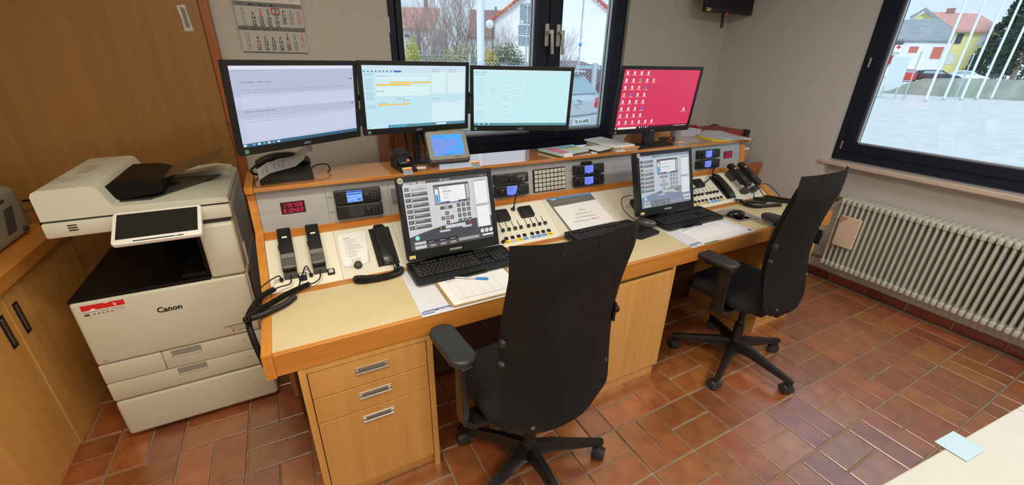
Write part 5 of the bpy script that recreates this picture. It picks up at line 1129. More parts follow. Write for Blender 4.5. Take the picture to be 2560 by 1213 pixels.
# ---------------------------------------------------------------- office chairs
def build_chair(label, legs, fl, shell_w, az, rec):
    t = thing('office_chair', label, 'chair', (0, 0, 0), 'black office chairs')
    for a in legs:
        d = Vector((math.cos(R(a)), math.sin(R(a)), 0)); s = Vector((-d.y, d.x, 0)); b = B(); rings = []
        for r_, w_, zt, zb in ((.02, .025, .150, .085), (.10, .021, .142, .092), (.25, .016, .108, .076), (.318, .014, .094, .070), (.33, .010, .090, .070)):
            c = d*r_; rings.append([c+s*w_*x_+Vector((0, 0, zb+(zt-zb)*z_)) for x_, z_ in ((-1, 0), (1, 0), (1, .6), (.55, 1), (-.55, 1), (-1, .6))])
        b.loft(rings); lg = ob('leg', b, W_BLACK, t, 50)
        c = d*.318; aa = R(a+random.uniform(30, 150)); ax = Vector((math.cos(aa), math.sin(aa), 0)); o_ = Vector((-ax.y, ax.x, 0))*.012
        b = B()
        for k in (-1, 1): b.cyl(c+o_+ax*k*.006+Vector((0, 0, .028)), c+o_+ax*k*.026+Vector((0, 0, .028)), .028, .0265, 18)
        b.cyl(c+o_+ax*-.007+Vector((0, 0, .030)), c+o_+ax*.007+Vector((0, 0, .030)), .030, n=18); b.cyl(c+Vector((0, 0, .03)), c+Vector((0, 0, .075)), .011, n=10); ob('castor', b, W_PAD, lg, 40)
    b = B(); b.lathe([(.030, .07), (.034, .10), (.034, .155), (.026, .165), (.026, .25), (.017, .255), (.017, .40)], (0, 0, 0), 20); b.cyl((0, 0, .045), (0, 0, .07), .022); ob('gas_column', b, W_BLACK, t, 40)
    b = B(); b.bb(-.085, .085, -.13, .12, .385, .43, .012, 2); b.box((.14, .03, .40), (.14, .014, .012), .004); ob('mechanism', b, W_MATT, t)
    b = B(); rings = []
    for z, k in ((.44, .88), (.452, .98), (.478, 1), (.498, .97), (.508, .86)): rings.append([(x, y+.055, z-.02*max(0, (y-.12)/.12)**2*(1 if z > .44 else .4)) for x, y in rr(.47*k, .40*k, .09, 6)])
    b.loft(rings); ob('seat', b, W_FAB, t, 60)
    # backrest: perforated shell with a padded front
    def sh(u, v, off=0):                            # u -1..1 across, v 0 bottom..1 top
        w_ = shell_w*(.5 if v > .3 else .5-.03*((.3-v)/.3)**1.6)
        if v < .07: w_ *= math.sqrt(max(0, 1-((.07-v)/.075)**2*.55))
        y = -.215-rec*v+.045*math.sin(math.pi*min(1, v*1.15))+fl*abs(u)**2.4*(.55+.45*v)+.02*(v > .8)*(v-.8)
        return Vector((u*w_, y+off,  .455+.70*v+.012*(1-u*u)*(v > .95)))
    NU, NV = 14, 22
    b = B(); b.sheet([[sh(-1+2*i/NU, j/NV) for i in range(NU+1)] for j in range(NV+1)], -.010); shell = ob('back_shell', b, W_SHELL, t, 50)
    b = B()
    for r_ in range(11):
        for c_ in range(6):
            u = -.78+.31*c_+(.155 if r_ % 2 else 0)
            if abs(u) > .9: continue
            v = .10+.082*r_; p = sh(u, v); q = (sh(u+.02, v)-p).cross(sh(u, v+.02)-p).normalized(); q = q if q.y < 0 else -q
            b.cyl(p+q*.0, p+q*.0013, .0044, n=10)
    ob('perforations', b, mat('hole_black', rgb(4, 4, 4), .9) if 'hole_black' not in MATS else MATS['hole_black'], shell, kind='stuff')
    b = B()
    for u, v in ((-.62, .055), (.86, .20)):
        p = sh(u, v); q = (sh(u+.02, v)-p).cross(sh(u, v+.02)-p).normalized(); q = q if q.y < 0 else -q; b.cyl(p, p+q*.004, .0075, n=14)
    ob('bolt', b, W_CHROME, shell, 30)
    b = B()
    for u in (-.5, 0, .45):
        p = sh(u, .955); b.cyl(p, p+Vector((0, -.003, 0)), .0045, n=12)
    ob('rivets', b, W_BLACK, shell, 30)
    b = B(); F_ = []
    b.sheet([[sh(-.95+1.9*i/NU, .13+.84*j/NV, .012+.058*(1-(-1+2*i/NU)**8)*(1-(-1+2*j/NV)**10)) for i in range(NU+1)] for j in range(NV+1)], .022); ob('back_cushion', b, W_FAB, t, 60)
    b = B(); b.bb(-.035, .035, -.18, -.05, .40, .425, .006); b.box((0, -.165, .47), (.07, .018, .12), .006); ob('back_bracket', b, W_BLACK, t, 30)
    for s in (-1, 1):
        zz = az[0] if s < 0 else az[1]
        b = B(); b.loft([[(s*.10, y, z) for y, z in ((-.04, .41), (.04, .41), (.04, .425), (-.04, .425))], [(s*.26, y, z) for y, z in ((-.04, .41), (.04, .41), (.04, .43), (-.04, .43))], [(s*.295, y, z) for y, z in ((-.038, .435), (.038, .435), (.032, .46), (-.032, .46))]])
        b.box((s*.292, 0, (.44+zz-.03)/2), (.022, .062, zz-.03-.42), .006, 2); b.box((s*.292, .03, zz-.035), (.05, .15, .02), .006); ob('arm_support', b, W_BLACK, t, 30)
        b = B(); rings = []
        for z, k in ((zz-.026, .80), (zz-.02, .96), (zz-.008, 1), (zz, .95), (zz+.003, .8)): rings.append([(x+s*.292, y+.065, z) for x, y in rr(.092*k, .235*(.5+.5*k), .042*k, 6)])
        b.loft(rings); ob('arm_pad', b, W_PAD, t, 60)
        if s > 0:
            b = B(); b.cyl((.228, -.135, .785), (.25, -.135, .785), .016, n=14); b.bb(.222, .231, -.155, -.115, .745, .825, .004); ob('back_knob', b, W_MATT, t, 30)
        else:
            b = B(); b.bb(-.242, -.228, -.165, -.145, .825, .85, .004); ob('height_latch', b, W_PAD, t, 30); b = B(); b.bb(-.246, -.228, -.165, -.143, .755, .772, .005); ob('height_latch', b, W_PAD, t, 30)
    return t
c1 = build_chair('black high-back office chair in the foreground, back to the camera', (123, 195, 267, 339, 51), .082, .475, (.72, .72), .055)
c1.location = (-.455, .015, 0); c1.rotation_euler = (0, 0, R(5))
c2 = build_chair('black office chair at the right work place, seen from the side', (127, 199, 270, 343, 55), .055, .42, (.71, .80), .005)
c2.location = (.945, .085, 0); c2.rotation_euler = (0, 0, R(4))
# ---------------------------------------------------------------- outside
GZ = -.1
M_YARD = mat('pale_paving', rgb(220, 217, 211), .9, c2=rgb(231, 228, 223), scale=(2, 2, 2))
M_STREET = mat('street', rgb(168, 168, 170), .9, c2=rgb(180, 180, 180), scale=(1, 1, 1))
M_GRASS = mat('grass', rgb(120, 134, 70), .9, c2=rgb(160, 164, 84), scale=(6, 6, 6))
M_HW = mat('white_render', rgb(238, 240, 244), .9); M_HY = mat('yellow_render', rgb(246, 238, 168), .9); M_HG = mat('grey_render', rgb(196, 200, 206), .9)
M_ROOFR = mat('red_roof', rgb(226, 172, 162), .85, c2=rgb(212, 152, 142), scale=(.3, 6, 6)); M_ROOFB = mat('brown_roof', rgb(164, 132, 124), .85, c2=rgb(148, 116, 108), scale=(.3, 6, 6)); M_ROOFG = mat('grey_roof', rgb(164, 170, 174), .9, c2=rgb(148, 154, 160), scale=(1, 1, 4))
M_WIN = mat('far_glass', rgb(70, 82, 96), .15); M_SHUT = mat('shutter_white', rgb(232, 236, 242), .6); M_SHUTR = mat('shutter_red', rgb(206, 116, 104), .7)
M_GALV = mat('galvanised', rgb(188, 196, 202), .4, .3); M_POLE = mat('white_pole', rgb(232, 238, 244), .4)
M_TWIG = mat('bare_twigs', rgb(150, 132, 124), .9); M_LEAF = mat('evergreen', rgb(96, 116, 74), .8, c2=rgb(72, 92, 66), scale=(3, 3, 3)); M_LEAFD = mat('dark_conifer', rgb(54, 82, 66), .9, c2=rgb(38, 62, 52), scale=(2, 2, 2)); M_LEAFY = mat('yellow_green', rgb(186, 182, 70), .8)
b = B(); b.bb(2.76, 130, -60, 60, GZ-.3, GZ); b.bb(-40, 2.76, 2.02, 11.5, GZ-.3, GZ); struct('yard', b, M_YARD)
b = B(); b.bb(-60, 130, 11.5, 120, GZ-.31, GZ-.006); struct('street_ground', b, M_STREET)
b = B(); b.bb(-1, 1.85, 5.9, 7.2, GZ, GZ+.33, .02); struct('grass_strip', b, M_GRASS)
DB = Vector((.484, .875, 0)); HB = Vector((.875, -.484, 0)); CB = Vector((-1.115, -1.013, 0))
DR = Vector((.953, .303, 0)); HR = Vector((.303, -.953, 0))
def PT(D, H, d, h, ref):                             # real place of something seen 'h' aside at the reference distance
    return CB+D*d+H*(h*d/ref)
def ZS(z, d, ref): return 1.5808+(z-1.5808)*d/ref
def house(name, label, o, u, depth, outline, m, wins=(), roof=None, cat='house'):
    # gabled or flat block: outline in (along, z), pulled back by depth
    t = thing(name, label, cat, (o.x, o.y, GZ)); T = frame(o, u, (0, 0, 1))
    b = B(T); b.prism(outline, -depth, 0); ob('walls', b, m, t)
    for (a0, z0, a1, z1, mm) in wins:
        b = B(T); w_ = .06*abs(a1-a0)
        for q in ((a0-w_, a1+w_, z0-w_, z0), (a0-w_, a1+w_, z1, z1+w_), (a0-w_, a0, z0, z1), (a1, a1+w_, z0, z1)): b.bb(*q, -.02, .08)
        wf = ob('window', b, M_SHUT, t); b = B(T); b.bb(a0, a1, z0, z1, -.02, .04); ob('pane', b, mm, wf)
    return t, T
# --- beyond the right window
s = 100/40
def hz(p): return (p[0]*s, ZS(p[1], 100, 40))
o = CB+DR*100
t, T = house('white_house', 'low white house with grey roof and red shutters across the yard', o, HR, 9, [(-3.6*s, 0), (-.5*s, 0), (-.5*s, hz((0, 3.2))[1]), (-3.6*s, hz((0, 3.28))[1])], M_HW,
             [(*hz((-2.45, 2.46)), *hz((-2.0, 2.84)), M_SHUTR), (*hz((-1.29, 2.12)), *hz((-.79, 2.81)), M_SHUTR)])
b = B(T)
e0, e1, r0 = hz((0, 3.22))[1], hz((0, 3.15))[1], hz((0, 4.58))[1]
V = [(-3.7*s, e0, .4), (-.55*s, e1, .4), (-.55*s, hz((0, 3.64))[1], -3), (-1.6*s, r0, -5), (-3.7*s, r0, -5)]
b.loft([[(x_, z_, n_) for x_, z_, n_ in V], [(x_, z_-.25, n_-.2) for x_, z_, n_ in V]]); ob('roof', b, M_ROOFG, t)
b = B(T); b.bb(-3.6*s, -2.85*s, hz((0, 2.9))[1], hz((0, 3.25))[1], .05, .3); ob('dark_gable', b, mat('dark_wood', rgb(92, 90, 104), .9), t)
f = Flat(); a, c = hz((-3.2, 2.5)), hz((-2.8, 2.93)); f.rect(a[0], a[1], c[0], c[1], WHITE); f.up(); mx, mz = (a[0]+c[0])/2, (a[1]+c[1])/2+.2; f.rect(mx-.1, mz-.3, mx+.1, mz+.3, RED).rect(mx-.3, mz-.1, mx+.3, mz+.1, RED); f.build('cross_sign', T, PRINT, t, .4, .02)
b = B(T); b.bb(-3.4*s, -3.1*s, 2.0, hz((0, 2.3))[1], .1, .6); ob('red_door', b, W_RED, t)
o2 = CB+DR*112; s2 = 112/40
def hy(p): return (p[0]*s2, ZS(p[1], 112, 40))
W_ = [(*hy((-.43, 2.99)), *hy((-.13, 3.57)), M_WIN), (*hy((.62, 2.94)), *hy((1.0, 3.51)), M_SHUT), (*hy((-.43, 1.82)), *hy((-.13, 2.39)), M_SHUT), (*hy((.60, 1.84)), *hy((.96, 2.37)), M_WIN)]
t, T = house('yellow_house', 'yellow two storey house with red roof and chimney behind the flagpoles', o2, HR, 10, [(-2.6*s2, 0), (1.35*s2, 0), (1.35*s2, hy((0, 3.66))[1]), (-.75*s2, hy((0, 3.72))[1]), (-2.3*s2, hy((0, 4.85))[1]), (-2.8*s2, hy((0, 4.5))[1])], M_HY, W_)
b = B(T); A_ = [hy((-.82, 3.78)), hy((1.62, 3.69)), hy((.1, 4.74)), hy((-2.4, 4.98))]
b.loft([[(A_[0][0], A_[0][1], .8), (A_[1][0], A_[1][1], .8), (A_[2][0], A_[2][1], -4), (A_[3][0], A_[3][1], -4)], [(A_[0][0], A_[0][1]-.35, .8), (A_[1][0], A_[1][1]-.35, .8), (A_[2][0], A_[2][1]-.35, -4.2), (A_[3][0], A_[3][1]-.35, -4.2)]]); ob('roof', b, M_ROOFR, t)
b = B(T); p, q, r_ = hy((-2.4, 4.98)), hy((-.82, 3.78)), hy((-2.95, 4.5)); b.tube([(q[0], q[1], .9), (p[0], p[1], .6), (r_[0], r_[1], .6)], .35, 4); ob('gable_edge', b, M_ROOFG, t)
a, c = hy((-1.42, 4.72)), hy((-1.0, 5.1)); b = B(T); b.bb(a[0], c[0], a[1], c[1], -4.6, -3.6); ob('chimney', b, M_ROOFB, t)
# bank, board, fence posts, flagpoles
b = B(); 
top = [(-3.1, 0), (-2.6, .1), (-2.2, .42), (-1.6, .75), (-1.16, .93), (.29, 1.02), (1.5, 1.05), (6, 1.05)]
for (h0, z0), (h1, z1) in zip(top, top[1:]):
    p0, p1 = PT(DR, HR, 40, h0, 40), PT(DR, HR, 40, h1, 40); q0, q1 = PT(DR, HR, 52, h0, 40), PT(DR, HR, 52, h1, 40); a, c = ZS(z0, 40, 40), ZS(z1, 40, 40)
    b.loft([[p0+Vector((0, 0, GZ-.1)), p0+Vector((0, 0, a)), q0+Vector((0, 0, ZS(z0, 52, 40))), q0+Vector((0, 0, GZ-.1))], [p1+Vector((0, 0, GZ-.1)), p1+Vector((0, 0, c)), q1+Vector((0, 0, ZS(z1, 52, 40))), q1+Vector((0, 0, GZ-.1))]])
struct('bank', b, mat('overgrown_bank', rgb(164, 172, 160), .95, c2=rgb(142, 152, 138), scale=(1.5, 1.5, 1.5)))
t = thing('notice_board', 'blank white notice board on two legs at the yard edge', 'board', tuple(PT(DR, HR, 33, -2.7, 40)))
b = B(frame(PT(DR, HR, 33, -2.66, 40), HR, (0, 0, 1))); b.bb(-.39, .39, ZS(.32, 33, 40), ZS(2.22, 33, 40), -.05, .03); ob('panel', b, mat('board_white', rgb(206, 220, 232), .5), t)
b = B(frame(PT(DR, HR, 33, -2.66, 40), HR, (0, 0, 1))); b.bb(-.35, -.28, GZ, .6, -.05, 0); b.bb(.28, .35, GZ, .6, -.05, 0); ob('legs', b, M_GALV, t)
fx = [(29.7, 9.35), (32.2, 9.42), (33.6, 9.12), (35.2, 8.93), (36.9, 8.78)]
nm = ('first', 'second', 'third', 'fourth', 'fifth')
for i, (x_, y_) in enumerate(fx):
    t = thing('flagpole', f'white flagpole in the yard, {nm[i]} of five from the left', 'flagpole', (x_, y_, GZ), 'five white flagpoles'); r_ = .062
    b = B(); b.cyl((x_, y_, GZ), (x_, y_, 9.5), r_, r_*.75, 12); ob('pole', b, M_POLE, t, 60)
    b = B(); b.cyl((x_, y_, GZ), (x_, y_, GZ+.12), r_*1.4, r_*1.3, 12); ob('foot', b, M_GALV, t, 40)
for i, (x_, y_, a) in enumerate(((29.9, 10.4, .25), (35.1, 9.85, .5))):
    b = B(); b.cyl((x_, y_, GZ), (x_+a*.2, y_, 2.4), .035, n=8); tag(ob('fence_post', b, M_GALV, None, 40), ('thin grey post left of the five flagpoles', 'thin grey post between the second and third flagpoles')[i], 'post')
# trees: crowns of needle clumps
def leafy(b, c, r, n, size, sc=(1, 1, 1)):
    for _ in range(n):
        d = Vector((random.gauss(0, 1), random.gauss(0, 1), random.gauss(0, 1))).normalized()*r*random.uniform(.55, 1.05); p = Vector(c)+Vector((d.x*sc[0], d.y*sc[1], d.z*sc[2]))
        a = Vector((random.uniform(-1, 1), random.uniform(-1, 1), random.uniform(-1, 1))).normalized(); q = a.orthogonal().normalized(); z = size*random.uniform(.6, 1.3)
        v = [b.bm.verts.new(p+a*z), b.bm.verts.new(p+q*z*.6), b.bm.verts.new(p-a*z), b.bm.verts.new(p-q*z*.6)]; b.bm.faces.new(v)
def conifer(label, p, h, r, n):
    t = thing('conifer', label, 'tree', (p.x, p.y, GZ), 'trees beyond the flagpoles'); b = B(); b.cyl((p.x, p.y, GZ), (p.x, p.y, h*.9), .3, .08, 8); ob('trunk', b, M_TWIG, t)
    b = B()
    for k in range(n):
        z = random.random()**.8; rr_ = r*(1-z)*random.uniform(.5, 1)+.2; a = random.uniform(0, 6.283); c = (p.x+rr_*math.cos(a), p.y+rr_*math.sin(a), GZ+.5+z*(h-.5)); leafy(b, c, .55, 16, .26)
    ob('crown', b, M_LEAFD, t)
conifer('tall dark conifer beyond the third and fourth flagpoles', PT(DR, HR, 108, 1.72, 40), 12.6, 3.4, 260)
conifer('dark broad tree at the right edge beyond the flagpoles', PT(DR, HR, 92, 2.7, 40), 10.5, 5.0, 360)
conifer('dark low tree behind the right corner of the yellow house', PT(DR, HR, 126, 1.85, 40), 8.0, 3.5, 220)
# cars
def car(name, label, p, yaw, m, detail=False, L=4.0, W=1.70, H=1.48, estate=False):
    t = thing(name, label, 'car', (0, 0, 0)); hw = W/2
    # stations along x from the tail: (x, sill z, shoulder z, roof z, half width at sill, shoulder, roof)
    st = [(0.0, .34, .66, .68, .60, .74, .66), (.04, .24, .92, .97, .76, .82, .68), (.14, .20, .98, 1.05, .80, .84, .62), (.42, .18, .98, 1.37, .83, .85, .56), (.75, .18, .97, 1.45, .84, .85, .55), (1.5, .18, .95, 1.48, .85, .85, .55), (2.2, .18, .93, 1.42, .85, .85, .54), (2.75, .18, .92, 1.06, .85, .85, .58), (2.95, .18, .90, .97, .84, .83, .62), (3.6, .19, .78, .83, .82, .76, .58), (3.9, .24, .60, .66, .74, .66, .50), (4.0, .32, .48, .50, .58, .52, .40)]
    if estate: st[2] = (.14, .20, .96, 1.38, .80, .84, .60)
    k = L/4.0; rings = []
    for x_, a, sh_, rf, w1, w2, w3 in st:
        w1, w2, w3 = [q*hw/.85 for q in (w1, w2, w3)]; rf = rf*H/1.48
        rings.append([(x_*k, y, z) for y, z in ((-w1*.9, a), (w1*.9, a), (w1, a+.12), (w2, sh_*.8), (w2, sh_), (w2*.96, sh_+.03), ((w2+w3)/2, (sh_+rf)/2+.02), (w3, rf-.03), (w3*.7, rf), (-w3*.7, rf), (-w3, rf-.03), (-(w2+w3)/2, (sh_+rf)/2+.02), (-w2*.96, sh_+.03), (-w2, sh_), (-w2, sh_*.8), (-w1, a+.12))])
    b = B(); b.loft(rings); ob('body', b, m, t, 35)
    for x_ in (.72*k, 3.2*k):
        for y in (-1, 1): b = B(); b.cyl((x_, y*(hw-.2), .30), (x_, y*(hw+.005), .30), .30, n=20); ob('wheel', b, W_MATT, t, 40)
    G = mat('car_glass', rgb(150, 172, 182), .08) if 'car_glass' not in MATS else MATS['car_glass']
    b = B()
    x0_, x1_ = .135*k, .405*k
    z0_, z1_ = 1.065*H/1.48, 1.36*H/1.48
    if estate: x0_, x1_ = .07*k, .15*k; z0_ = 1.0
    b.loft([[(x0_-.012, y, z0_) for y in (-.66*hw/.85, .66*hw/.85)]+[(x0_+.012, .66*hw/.85, z0_-.01), (x0_+.012, -.66*hw/.85, z0_-.01)], [(x1_-.024, y, z1_) for y in (-.53*hw/.85, .53*hw/.85)]+[(x1_, .53*hw/.85, z1_-.015), (x1_, -.53*hw/.85, z1_-.015)]]); ob('rear_window', b, G, t)
    for y in (-1, 1):
        b = B(); P = [(.62, 1.02), (.75, 1.34), (1.5, 1.38), (2.1, 1.33), (2.6, 1.02)]
        def yy(z): return y*((.835*hw/.85)-(z-.97)*.56*hw/.85+.012)
        b.loft([[(x_*k, yy(z), z*H/1.48) for x_, z in P], [(x_*k, yy(z)-y*.03, z*H/1.48) for x_, z in P]]); ob('side_window', b, G, t)
        b = B()
        b.loft([[(x_*k-.012, y*w_*hw/.85, z) for x_, z, w_ in ((.035, .99, .50), (.03, .84, .44), (.02, .80, .60), (.035, .84, .79), (.055, 1.0, .79))], [(x_*k+.02, y*w_*hw/.85, z) for x_, z, w_ in ((.035, .99, .50), (.03, .84, .44), (.02, .80, .60), (.035, .84, .79), (.055, 1.0, .79))]])
        b.loft([[(x_*k, y*(w_*hw/.85+.008), z) for x_, z, w_ in ((.055, 1.0, .79), (.035, .84, .79), (.28, .88, .845), (.30, 1.0, .845))], [(x_*k, y*(w_*hw/.85-.03), z) for x_, z, w_ in ((.055, 1.0, .79), (.035, .84, .79), (.28, .88, .845), (.30, 1.0, .845))]]); ob('tail_lamp', b, MATS.get('tail_red') or mat('tail_red', rgb(214, 52, 66), .2), t)
    if detail:
        T = frame((-.036, 0, 0), (0, -1, 0), (.0, 0, 1))
        b = B(T); b.bb(-.26, .26, .575, .685, .0, .016, .003); pl = ob('number_plate', b, M_SHUT, t)
        f = Flat(); f.rect(-.25, .582, .25, .678, WHITE).rect(-.26, .577, -.218, .683, rgb(30, 80, 190)); f.up(); f.text('TR AN 8008', .015, .598, .085, BLK, .02, 'c', width=.40).circ(-.112, .64, .014, rgb(190, 120, 60)); f.rect(-.252, .683, .252, .686, BLK).rect(-.252, .574, .252, .577, BLK); f.build('plate_print', T, PRINT, pl, .0165, .001)
        T = frame((.016, 0, .07), (0, -1, 0), (.03, 0, 1)); b = B(T); P = [(.075*math.cos(a*.2618), .83+.075*math.sin(a*.2618), .01) for a in range(25)]; b.tube(P, .010, 6); b.loft([[(-.10, .822, .004), (-.10, .836, .004), (-.10, .836, .016), (-.10, .822, .016)], [(.10, .824, .004), (.10, .838, .004), (.10, .838, .016), (.10, .824, .016)]]); ob('round_emblem', b, W_CHROME, t, 40)
        b = B(); b.tube([(.0, -.55, .735), (-.006, -.3, .722), (-.006, .3, .722), (.0, .55, .735)], .006, 6); ob('hatch_seam', b, W_GREY, t)
        b = B(); b.bb(-.03, .08, -.74, .74, .36, .71, .03, 3); ob('bumper', b, m, t, 40)
        b = B(); b.bb(.30, .46, -.5, .5, 1.40, 1.43, .01); ob('spoiler', b, m, t, 30)
    t.location = (p.x, p.y, GZ+(.07 if detail else 0)); t.rotation_euler = (0, 0, R(yaw)); return t
M_SILV = mat('silver_car', rgb(196, 202, 210), .25, .2); M_DARK = mat('dark_car', rgb(58, 66, 78), .25); M_REDC = mat('red_car', rgb(206, 66, 58), .3); M_WCAR = mat('white_car', rgb(232, 236, 242), .25)
car('silver_car', 'silver hatchback parked right outside the back window, seen from the rear', Vector((3.42, 5.02, 0)), 106, M_SILV, True)
car('parked_car', 'dark estate car behind the mesh fence, left of the brick reveal', CB+DB*19+HB*2.0, 62, M_DARK, L=4.5, H=1.62, estate=True)
car('parked_car', 'dark red car behind the mesh fence, nearest the brick reveal', CB+DB*13.6+HB*2.15, 100, mat('maroon_car', rgb(96, 48, 58), .3), H=1.66, estate=True)
car('parked_car', 'dark estate car on the street before the white house', PT(DR, HR, 80, -1.68, 40), -72, M_DARK, L=4.6, estate=True)
car('parked_car', 'white car on the street before the yellow house', PT(DR, HR, 84, -.1, 40), -72, M_WCAR)
car('parked_car', 'red car on the street beside the white board', PT(DR, HR, 75, -2.05, 40), 18, M_REDC)
# --- beyond the back window
s = 30/25
def hb(p): return (p[0]*s, ZS(p[1], 30, 25))
o = CB+DB*30
t, T = house('white_gable_house', 'tall white gable house with red verge tiles behind the road signs', o, HB, 8, [(-1.40*s, GZ), (5.2*s, GZ), (5.2*s, hb((0, 3.45))[1]), (1.95*s, hb((0, 5.75))[1]), (-1.40*s, hb((0, 3.42))[1])], M_HW)
M_VERGE = mat('verge_red', rgb(196, 104, 78), .8, rnd=.2)
for (p, q) in ((hb((-1.72, 3.28)), hb((1.95, 5.88))), (hb((1.95, 5.88)), hb((5.5, 3.35)))):
    n_ = 18
    for k in range(n_): a = Vector((p[0]+(q[0]-p[0])*(k+.5)/n_, p[1]+(q[1]-p[1])*(k+.5)/n_, .15)); b = B(T); b.box(a, (abs(q[0]-p[0])/n_*1.12, .17, .4), .03, 1, Matrix.Rotation(math.atan2(q[1]-p[1], q[0]-p[0]), 4, 'Z')); ob('verge_tile', b, M_VERGE, t)
b = B(T); b.cyl((-1.5*s, GZ, .3), (-1.5*s, hb((0, 3.3))[1], .3), .05); ob('downpipe', b, mat('pipe_dark', rgb(96, 92, 96), .5), t)
a = hb((-1.63, 3.15)); b = B(T); b.lathe([(.0, .06), (.12, .05), (.24, .0), (.25, -.0), (.12, .03)], (a[0], a[1], .9), 24); b.cyl((a[0], a[1], .3), (a[0], a[1], .9), .03); ob('satellite_dish', b, M_SHUT, t, 40)
o = CB+DB*45; s = 45/25
def hr(p): return (p[0]*s, ZS(p[1], 45, 25))
t, T = house('red_roof_house', 'pale house with pinkish red tiled roof at the left of the back window', o, HB, 8, [(-9*s, GZ), (-4.7*s, GZ), (-4.7*s, hr((0, 2.95))[1]), (-9*s, hr((0, 2.95))[1])], M_HG, [(*hr((-6.3, 2.45)), *hr((-6.0, 2.62)), M_WIN), (*hr((-5.3, 2.2)), *hr((-5.0, 2.6)), M_SHUT)])
b = B(T); z0, z1 = hr((0, 2.93))[1], hr((0, 4.06))[1]
for k in range(11):
    a = k/11; c = (k+1)/11; b.loft([[(u, z0+(z1-z0)*a, .4-3.4*a+.06), (u, z0+(z1-z0)*c, .4-3.4*c), (u, z0+(z1-z0)*c-.15, .2-3.4*c), (u, z0+(z1-z0)*a-.15, .2-3.4*a)] for u in (-9.2*s, -4.62*s)])
ob('tiled_roof', b, M_ROOFR, t)
b = B(T); b.bb(-5.45*s, -5.3*s, z1-.3, z1+.9, -3.2, -2.6); ob('chimney', b, M_ROOFB, t)
o = CB+DB*50; s = 50/25
def hq(p): return (p[0]*s, ZS(p[1], 50, 25))
t, T = house('brown_roof_house', 'house with brownish tiled roof between bare trees and white gable', o, HB, 8, [(-3.1*s, GZ), (.5*s, GZ), (.5*s, hq((0, 2.6))[1]), (-3.1*s, hq((0, 2.6))[1])], M_HG)
b = B(T); z0, z1 = hq((0, 2.58))[1], hq((0, 4.0))[1]
for k in range(11):
    a = k/11; c = (k+1)/11; b.loft([[(u, z0+(z1-z0)*a, .4-3.4*a+.06), (u, z0+(z1-z0)*c, .4-3.4*c), (u, z0+(z1-z0)*c-.15, .2-3.4*c), (u, z0+(z1-z0)*a-.15, .2-3.4*a)] for u in (-2.85*s, .6*s)])
ob('tiled_roof', b, M_ROOFB, t)
b = B(T); b.bb(-1.49*s, -1.38*s, z1-.6, hq((0, 4.15))[1], -3.3, -2.7); ob('chimney', b, M_ROOFB, t)
# light mast, road signs, thin pole
p = PT(DB, HB, 12, -2.17, 25); t = thing('light_mast', 'thick pale grey mast outside the left pane of the back window', 'pole', (p.x, p.y, GZ)); b = B(); b.cyl((p.x, p.y, GZ), (p.x, p.y, 5.5), .10, .094, 20); ob('shaft', b, M_POLE, t, 60); b = B(); b.cyl((p.x, p.y, GZ), (p.x, p.y, GZ+.05), .17, n=20); ob('foot', b, M_GALV, t, 40)
p = PT(DB, HB, 14, .32, 25); t = thing('road_signs', 'three grey road signs on one post, seen from behind', 'sign', (p.x, p.y, GZ)); b = B(); b.cyl((p.x, p.y, GZ), (p.x, p.y, ZS(4.26, 14, 25)), .03, n=12); ob('post', b, M_GALV, t, 60)
M_SIGN = mat('sign_back', rgb(146, 160, 174), .5, .2)
T = frame(p+DB*.04, HB, (0, 0, 1))
for a0, a1, z0, z1 in ((-.40, .42, 3.26, 4.20), (-.46, .40, 2.71, 3.21), (-.46, .38, 2.18, 2.67)):
    k = 14/25; b = B(T); b.prism(rr((a1-a0)*k, ZS(z1, 14, 25)-ZS(z0, 14, 25), .03, 3, (a0+a1)/2*k, (ZS(z1, 14, 25)+ZS(z0, 14, 25))/2), -.01, .01); sg = ob('sign_plate', b, M_SIGN, t)
    b = B(T); 
    for z in (z0+.12*(z1-z0), z1-.12*(z1-z0)): b.bb(-.07, .07, ZS(z, 14, 25)-.012, ZS(z, 14, 25)+.012, .01, .075)
    ob('clamp', b, M_GALV, sg)
f = Flat(); f.circ(-.17, ZS(3.38, 14, 25), .03, WHITE).circ(-.14, ZS(3.34, 14, 25), .03, WHITE); f.build('sticker', T, PRINT, t, .013, .001)
p = PT(DB, HB, 13, 3.24, 25); t = thing('lamp_post', 'thin grey lamp post in front of the white gable wall', 'pole', (p.x, p.y, GZ)); b = B(); b.cyl((p.x, p.y, GZ), (p.x, p.y, 4.4), .022, n=10); ob('shaft', b, M_GALV, t, 60); b = B(); b.cyl((p.x, p.y, 1.92), (p.x, p.y, 2.0), .04, n=12); ob('blue_band', b, W_BLUEP, t, 40)
# mesh fence
t = thing('mesh_fence', 'galvanised chain link fence behind the silver car', 'fence', tuple(CB+DB*11)); FD = 11
T = frame(CB+DB*FD, HB, (0, 0, 1)); zt = ZS(1.36, FD, 25); b = B(T); L0, L1 = -3.2, 2.4; st = .085; hgt = 1.1
u = L0-hgt
while u < L1:
    for a, c in (((u, zt-hgt), (u+hgt, zt)), ((u+hgt, zt-hgt), (u, zt))):
        (x0_, z0_), (x1_, z1_) = a, c
        if max(x0_, x1_) > L1 or min(x0_, x1_) < L0: continue
        b.tube([(x0_, z0_, 0), (x1_, z1_, 0)], .0055, 3)
    u += st
ob('wire_mesh', b, M_GALV, t, kind='stuff')
b = B(T); b.tube([(L0, ZS(1.62, FD, 25), 0), (L1, ZS(1.62, FD, 25), 0)], .004, 4); ob('top_wire', b, M_GALV, t)
for h in (-2.77, 4.15):
    q = h*FD/25; b = B(T); b.cyl((q, GZ, .02), (q, ZS(1.72 if h < 0 else 1.42, FD, 25), .02), .03 if h < 0 else .06, n=10); ob('post', b, M_GALV, t, 50)
